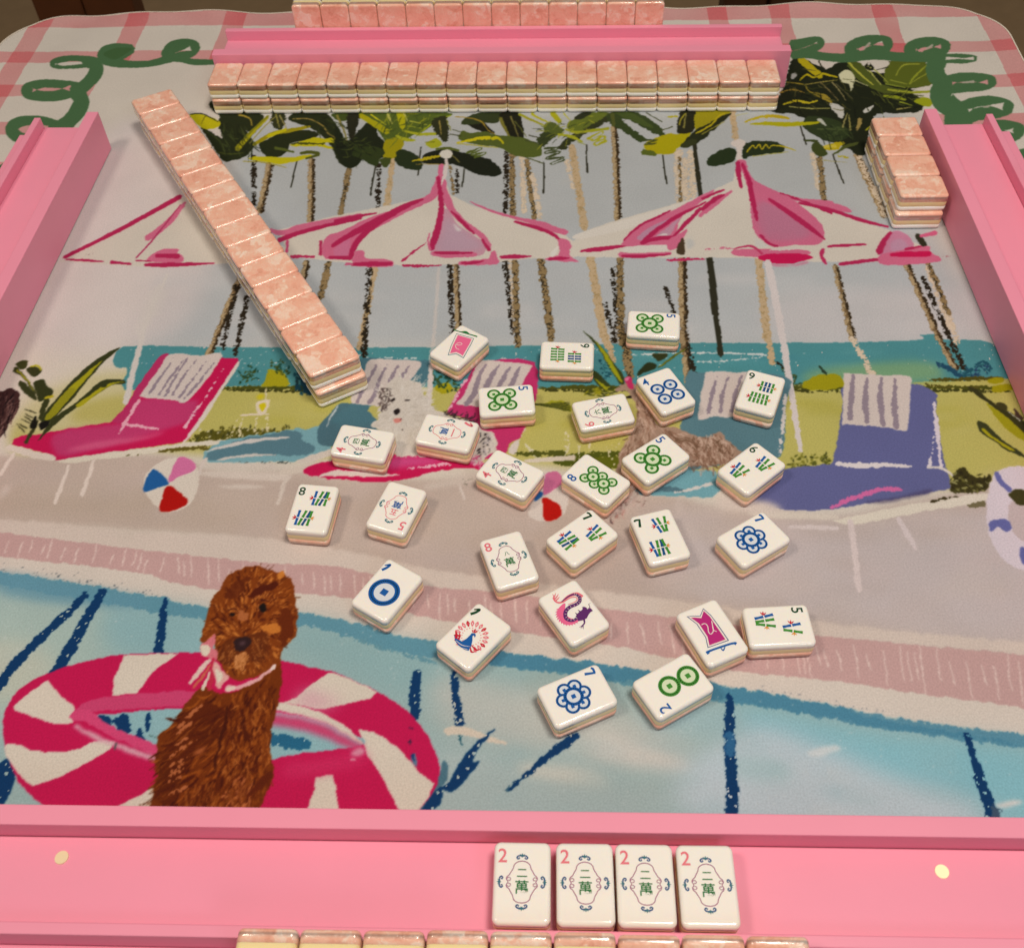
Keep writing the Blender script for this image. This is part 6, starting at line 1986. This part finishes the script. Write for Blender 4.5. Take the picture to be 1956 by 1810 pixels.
G3 = [(-1.6, -3.3, 'blue'), (0.2, -.8, 'leaf'), (1.2, 2.9, 'leaf')]
G4 = [(-2.6, -3.3, 'blue'), (-1.5, 0, 'leaf'), (.6, 2.0, 'navy'), (3.3, 2.5, 'leaf')]
G4b = [(-3.2, -2.9, 'blue'), (-1.7, .4, 'leaf'), (.2, 2.7, 'navy'), (2.8, 3.3, 'leaf')]
G2 = [(-1.2, -2.4, 'blue'), (.3, 2.2, 'leaf')]
G9a = [(-3, -3, 'leaf'), (-1, -1, 'navy'), (1, 1, 'navy'), (3, 3, 'leaf')]
G9b = [(-4.4, -4.0, 'leaf'), (-2.2, -2.0, 'leaf'), (0, 0, 'leaf'), (2.2, 2.0, 'leaf'), (4.4, 4.0, 'leaf')]


def bams(t, n):
    p = Print()
    a, b = {5: (G3, G2), 6: (G3, G3), 7: (G3, G4), 8: (G4b, G4b), 9: (G9a, G9b)}[n]
    if n == 9:
        bamboo(p, 2.4, 4.2, a, 7.4)
        bamboo(p, .2, -5.4, b, 7.6)
    elif n == 5:
        bamboo(p, -2.4 if False else 2.2, 5.6, b, 8.4)
        bamboo(p, -2.4, -6.0, a, 8.8)
    else:
        bamboo(p, 3.0, 6.0, a, 9.0)
        bamboo(p, -2.6, -6.8, b, 9.2)
    p.build('bamboo_print', t)


HALF = [(0, 7.7), (1.7, 7.3), (2.9, 6.3), (3.3, 5.0), (4.0, 3.8), (4.7, 2.6), (5.5, 1.9), (5.75, 1.1), (5.3, .35), (5.2, 0),
        (5.3, -.35), (5.75, -1.1), (5.5, -1.9), (4.7, -2.6), (4.0, -3.8), (3.3, -5.0), (2.9, -6.3), (1.7, -7.2), (0, -7.5)]


def crak(t, s, frame, top, bottom, orn):
    p = Print()
    for sg in (1, -1):
        p.stroke([v for x, y in HALF for v in (sg * x, y)], 0.34, frame)
        for sy in (1, -1):
            pts = []
            for k in range(9):
                a = math.radians(20 + 38 * k)
                r = 0.85 - 0.07 * k
                pts += [sg * (4.75 + r * math.cos(a)), sy * (.9 + r * math.sin(a))]
            p.stroke(pts, 0.28, frame)
    # four little scroll ornaments
    for k in range(4):
        a = math.pi / 2 * k
        R = (9.2, 7.9, 8.9, 7.9)[k] if True else 0
        ox, oy = -math.sin(a) * R, math.cos(a) * R
        ca, sa = math.cos(a), math.sin(a)

        def tr(q):
            o = []
            for i in range(0, len(q), 2):
                x, y = q[i], q[i + 1]
                o += [ox + x * ca - y * sa, oy + x * sa + y * ca]
            return o

        for sg in (1, -1):
            p.stroke(tr([0, .3, sg * .8, .45, sg * 1.5, .35, sg * 2.0, -.25, sg * 1.6, -.75, sg * 1.05, -.5, sg * 1.3, -.1]), [.45, .5, .55, .55, .45, .4, .3], orn[0])
            p.stroke(tr([0, .6, sg * .6, .7, sg * .9, 1.1]), [.5, .4, .15], orn[1])
        p.stroke(tr([0, -.1, 0, .7, 0, 1.4]), [.5, .6, .12], orn[1])
    num = {'1': '一', '2': '二', '4': '四', '5': '五', '6': '六', '8': '八'}[s]
    hh = {'1': .6, '2': 2.9, '4': 3.2, '5': 3.4, '6': 3.6, '8': 2.2}[s]
    p.text(num, 0, 3.3, hh, top, wide=1.0, bold=.01)
    p.text('萬', 0, -1.8, 4.9, bottom, wide=1.06, bold=.012)
    p.build('character_print', t)


def traced(pose, reg, pts):
    r = REG[reg]
    a = np.array(pts, float).reshape(-1, 2)
    X, Y = unproj(r[0] + a[:, 0] / r[2], r[1] + a[:, 1] / r[2], TT + EPS)
    th = math.radians(pose[2])
    dx, dy = X - pose[0], Y - pose[1]
    return np.stack([dx * math.cos(th) + dy * math.sin(th), -dx * math.sin(th) + dy * math.cos(th)], 1)


REG['Q'] = (900, 1080, 5.569)
REG['X'] = (1180, 1110, 4.657)

POSE = dict(
    wind_e=(-27.2, 431.1, -38.4), bam9a=(33.5, 420.6, -95.8), dot5m=(-1.5, 387.9, -87.3), dot5t=(84.8, 443.0, -98.4),
    crak6=(50.1, 376.7, 101.4), dot4=(85.4, 390.6, 23.2), bam9b=(136.2, 386.5, -23.9), dot5l=(74.4, 343.2, -55.1),
    bam6=(122.3, 334.1, -51.4), crak4a=(-78.0, 361.1, 75.5), bam8=(-100.7, 319.0, -8.6), crak5=(-58.4, 317.2, 158.4),
    crak1=(-33.6, 366.2, -107.1), crak4b=(-1.1, 336.5, 55.8), dot8=(42.4, 330.5, 46.8), bam7a=(32.9, 294.9, -52.3),
    crak8=(-3.1, 283.4, 16.4), bam7b=(70.6, 293.7, 13.6), dragon=(25.9, 253.0, 29.6), dot7r=(115.4, 290.1, -59.2),
    dot1=(-60.9, 268.9, -34.6), bird=(-20.3, 242.3, -42.8), dot7l=(24.6, 210.7, -67.8), windn=(87.8, 239.6, -157.7),
    bam5=(118.4, 241.5, -89.0), dot2=(66.9, 213.7, 118.2))

LAB = dict(
    wind_e='ivory tile with a pink flag on a green rod, above the white printed dog',
    bam9a='ivory tile with nine green bamboos lying crosswise between two five-coin tiles',
    dot5m='ivory tile with five green coins lying on the pink lounger, beside the one-character tile',
    dot5t='farthest loose ivory tile, five green coins, lying below the palm trunks',
    crak6='ivory tile with a pink six and character scroll, touching the printed tan dog',
    dot4='ivory tile with four blue coins beside the six-character tile',
    bam9b='upright ivory tile with nine green bamboos on the printed striped towel',
    dot5l='ivory tile with five green coins on the tan dog, beside the eight-coin tile',
    bam6='ivory tile with six bamboos beside the violet printed lounger',
    crak4a='ivory tile with a pink four, below the chest of the white printed dog',
    bam8='ivory tile with eight blue and green bamboos on the beige patio',
    crak5='upside-down ivory tile with a pink five and blue character on the patio',
    crak1='ivory tile with a pink one and blue character, on the white dog body',
    crak4b='ivory tile with a pink four, next to the eight green coins',
    dot8='ivory tile with eight green coins below the tan printed dog',
    bam7a='ivory tile with seven bamboos, tilted, just under the eight-coin tile',
    crak8='ivory tile with a pink eight and character scroll above the dragon tile',
    bam7b='nearly upright ivory tile with seven bamboos between two other seven tiles',
    dragon='ivory tile with a pink and purple dragon on the brick band',
    dot7r='ivory tile with seven blue coins on the patio below the violet lounger',
    dot1='ivory tile with one large blue coin on the pale pool coping',
    bird='ivory tile with a blue and red peacock at the pool edge',
    dot7l='ivory tile with seven blue coins lying on the printed pool water',
    windn='ivory tile with a magenta flag on a blue rod, leaning on two tiles',
    bam5='ivory tile with five bamboos touching the magenta flag tile',
    dot2='ivory tile with two green coins touching the magenta flag tile')

GRP = 'loose face-up tiles in the middle of the mat'
TILES = {}
for key, (x, y, d) in POSE.items():
    TILES[key] = tile(LAB[key], GRP, lying(x, y, EPS, d, True))

for k, n in (('bam9a', 9), ('bam9b', 9), ('bam6', 6), ('bam8', 8), ('bam7a', 7), ('bam7b', 7), ('bam5', 5)):
    numeral(TILES[k], str(n), 'dgreen')
    bams(TILES[k], n)
for k, n, c in (('dot5m', 5, 'leaf'), ('dot5t', 5, 'leaf'), ('dot5l', 5, 'leaf'), ('dot8', 8, 'leaf'), ('dot2', 2, 'leaf'),
                ('dot4', 4, 'blue'), ('dot7r', 7, 'blue'), ('dot7l', 7, 'blue'), ('dot1', 1, 'blue')):
    numeral(TILES[k], str(n), 'blue')
    dots(TILES[k], n, c)
for k, s, top, bot in (('crak6', '6', 'green', 'green'), ('crak4a', '4', 'green', 'green'), ('crak4b', '4', 'green', 'green'),
                       ('crak5', '5', 'pink', 'blue'), ('crak1', '1', 'pink', 'blue'), ('crak8', '8', 'green', 'green')):
    numeral(TILES[k], s, 'pink')
    crak(TILES[k], s, 'pink' if s in '15' else 'plum', top, bot, ('teal', 'teal'))
numeral(TILES['bird'], '1', 'dgreen')


def face_print(key, reg, shapes, name):
    p = Print()
    for kind, pts, *rest in shapes:
        q = traced(POSE[key], reg, pts)
        if kind == 'P':
            q = _spline(q, True, 4) if rest[1:] and rest[1] else q
            p.poly([tuple(a) for a in q], rest[0])
        else:
            p.stroke(q.ravel(), rest[0], rest[1])
    p.build(name, TILES[key])


# flag tiles
face_print('wind_e', 'R1', [
    ('P', [400, 428, 588, 480, 560, 540, 475, 692, 430, 665, 395, 648, 308, 660, 340, 560], 'teal'),
    ('P', [402, 434, 580, 483, 553, 540, 472, 684, 432, 658, 396, 641, 316, 653, 346, 560], 'white'),
    ('P', [416, 446, 562, 488, 536, 545, 467, 664, 436, 643, 400, 626, 332, 640, 360, 560], 'rose'),
    ('S', [375, 388, 410, 402, 500, 426, 570, 446, 622, 462], [1.0, .7, .9, .9, 1.0], 'green'),
    ('S', [440, 412, 498, 412, 545, 440], [.3, 1.4, .3], 'green'),
    ('S', [385, 545, 430, 552, 460, 540, 440, 526, 410, 532, 390, 555, 400, 585, 430, 600], .34, 'white'),
], 'flag_print')
face_print('windn', 'X', [
    ('P', [760, 238, 830, 300, 890, 380, 990, 525, 800, 592, 780, 500, 700, 380, 612, 312, 660, 306, 732, 306], 'navy'),
    ('P', [762, 247, 828, 306, 884, 384, 979, 522, 805, 584, 786, 498, 706, 378, 625, 314, 662, 311, 736, 312], 'white'),
    ('P', [764, 262, 820, 314, 870, 388, 958, 516, 815, 568, 798, 490, 722, 374, 650, 322, 690, 322, 744, 326], 'mag'),
    ('S', [790, 632, 850, 606, 1000, 556, 1052, 548], [1.2, 1.0, 1.0, 1.2], 'blue'),
    ('S', [790, 640, 812, 628], [1.5, 1.2], 'blue'), ('S', [1035, 545, 1055, 556], [1.2, 1.6], 'blue'),
    ('S', [915, 590, 938, 612, 955, 580], [.3, .8, .3], 'blue'),
    ('S', [745, 385, 775, 375, 800, 400, 808, 450, 830, 468, 850, 440, 845, 400, 835, 352], .40, 'white'),
    ('S', [840, 375, 850, 430, 880, 445], .34, 'white'),
], 'flag_print')

# dragon
dr = [('S', [1185, 330, 1120, 300, 1030, 330, 960, 390, 905, 385, 870, 350], [1.5, 1.8, 1.4, 1.0, .9, .3], 'pink'),
      ('P', [1000, 400, 940, 440, 915, 500, 935, 560, 985, 620, 1060, 628, 1130, 600, 1160, 560, 1060, 560, 1000, 500], 'rose', True)]
for a in ((870, 350, 900, 290), (880, 365, 930, 300), (890, 372, 866, 300), (895, 376, 940, 330)):
    dr.append(('S', [a[0], a[1], (a[0] + a[2]) / 2 + 4, (a[1] + a[3]) / 2, a[2], a[3]], [.7, .6, .1], 'pink'))
for k in range(15):
    t_ = k / 14
    a = math.radians(205 - 175 * t_)
    bx, by = 1040 + 118 * math.cos(a) * 1.0, 510 + 105 * math.sin(a)
    dr.append(('S', [bx, by, bx + 32 * math.cos(a - .5), by + 30 * math.sin(a - .5)], [1.2, .08], 'rose'))
dr += [('S', [960, 385, 1040, 325, 1100, 305, 1148, 330, 1155, 375, 1120, 410, 1050, 440, 1005, 490, 1010, 560, 1070, 585, 1130, 560], [.4, .7, 1.0, 1.5, 1.7, 1.7, 1.8, 1.9, 1.8, 1.5, 1.3], 'purple'),
       ('S', [975, 395, 1050, 345, 1110, 335, 1128, 360, 1100, 388, 1030, 415], [.3, .5, .5, .45, .4, .3], 'pink'),
       ('P', [1110, 540, 1140, 500, 1180, 470, 1195, 435, 1225, 445, 1240, 470, 1270, 450, 1295, 480, 1270, 495, 1250, 520, 1230, 560, 1190, 580, 1140, 590], 'purple', False),
       ('S', [1240, 470, 1262, 440, 1250, 410, 1270, 400], [.6, .3, .25, .1], 'purple'),
       ('S', [1200, 570, 1205, 610, 1180, 640, 1150, 655], [.9, .7, .5, .1], 'purple'),
       ('S', [1195, 620, 1190, 650, 1195, 675], [.5, .4, .1], 'purple'), ('S', [1190, 630, 1165, 670], [.4, .1], 'purple'),
       ('S', [1130, 520, 1105, 500], [.8, .1], 'purple'), ('S', [1160, 490, 1135, 470], [.8, .1], 'purple'), ('S', [1200, 470, 1180, 435], [.8, .1], 'purple')]
for k in range(17):
    t_ = k / 16
    q = _spline(np.array([1100, 305, 1148, 330, 1155, 375, 1120, 410, 1050, 440, 1005, 490, 1010, 560, 1070, 585, 1130, 560], float).reshape(-1, 2), False, 8)
    i = min(int(t_ * (len(q) - 2)), len(q) - 2)
    d_ = q[i + 1] - q[i]
    d_ = d_ / max(np.hypot(*d_), 1e-6)
    n_ = np.array([-d_[1], d_[0]]) * 13
    dr.append(('S', [q[i][0] - n_[0], q[i][1] - n_[1], q[i][0] + n_[0] * .4, q[i][1] + n_[1] * .4], [.16, .16], 'white'))
face_print('dragon', 'Q', dr, 'dragon_print')

# peacock
bd = []
for k in range(17):
    a = math.radians(150 + 285 * k / 16)
    cx, cy = 1450, 1090
    c_ = ('pink', 'pink', 'red', 'pink')[k % 4]
    r0, r1 = 122, 188
    bx, by = cx + r0 * math.cos(a), cy + r0 * .9 * math.sin(a)
    ex, ey = cx + r1 * math.cos(a), cy + r1 * .92 * math.sin(a)
    bd.append(('S', [bx, by, (bx * .45 + ex * .55), (by * .45 + ey * .55), ex, ey], [.3, 1.7, .3], c_))
    bd.append(('S', [bx * .7 + ex * .3, by * .7 + ey * .3, (bx * .4 + ex * .6), (by * .4 + ey * .6)], [.2, .6], 'white' if c_ == 'pink' else 'pink'))
    bx2, by2 = cx + 95 * math.cos(a + .1), cy + 85 * math.sin(a + .1)
    bd.append(('S', [bx2, by2, (bx + bx2) / 2, (by + by2) / 2], [.2, .5], 'pink'))
bd += [('P', [1268, 1070, 1290, 1110, 1350, 1140, 1400, 1110, 1440, 1070, 1455, 1052, 1490, 1055, 1498, 1080, 1485, 1100, 1478, 1075, 1462, 1085, 1462, 1130, 1448, 1190, 1420, 1240, 1370, 1225, 1310, 1180, 1275, 1130], 'blue', False),
       ('S', [1275, 1160, 1330, 1205, 1410, 1225], [.15, .3, .15], 'white'), ('S', [1285, 1130, 1350, 1180, 1430, 1195], [.15, .35, .15], 'white'),
       ('S', [1290, 1110, 1290, 1060, 1280, 1030], [1.2, 1.0, .2], 'red'), ('S', [1310, 1120, 1330, 1080, 1320, 1050], [.9, .7, .2], 'red'),
       ('S', [1450, 1180, 1500, 1230, 1540, 1225], [.3, 1.0, .2], 'red'), ('S', [1440, 1200, 1450, 1250, 1490, 1250], [.3, .9, .2], 'red'),
       ('S', [1480, 1050, 1490, 1015], [.4, .9], 'red'), ('S', [1490, 1050, 1512, 1030], [.4, .9], 'red'), ('S', [1470, 1048, 1462, 1020], [.3, .7], 'red')]
face_print('bird', 'R8', bd, 'peacock_print')

# ------------------------------------------------------------------ four tiles lying face up in the near rack
front = [(-1.6, 'first'), (22.0 - .3, 'second'), (44.2, 'third'), (66.4, 'fourth')]
for i, (px0, px1, who) in enumerate(((942, 1055, 'beside the bare stretch of tray'), (1060, 1172, 'second from the bare tray'),
                                     (1174, 1284, 'third from the bare tray'), (1287, 1402, 'farthest from the bare tray'))):
    zt = 0.4 + 17.3 + 0.05
    X, Y = unproj((px0 + px1) / 2, 1604.5 + (px0 + px1 - 1997) / 2 * 0.0155, zt + TT)
    a = math.radians(-3.0 + (-.3, .2, 0, .3)[i])
    cx, cy = float(X) + math.sin(a) * 15.4, float(Y) - math.cos(a) * 15.4
    t = tile('ivory tile with a pink two in the near rack, ' + who, 'four alike tiles lying in the near rack',
             lying(cx, cy, zt, math.degrees(a), True))
    numeral(t, '2', 'pink')
    crak(t, '2', 'plum', 'green', 'green', ('navy', 'teal'))
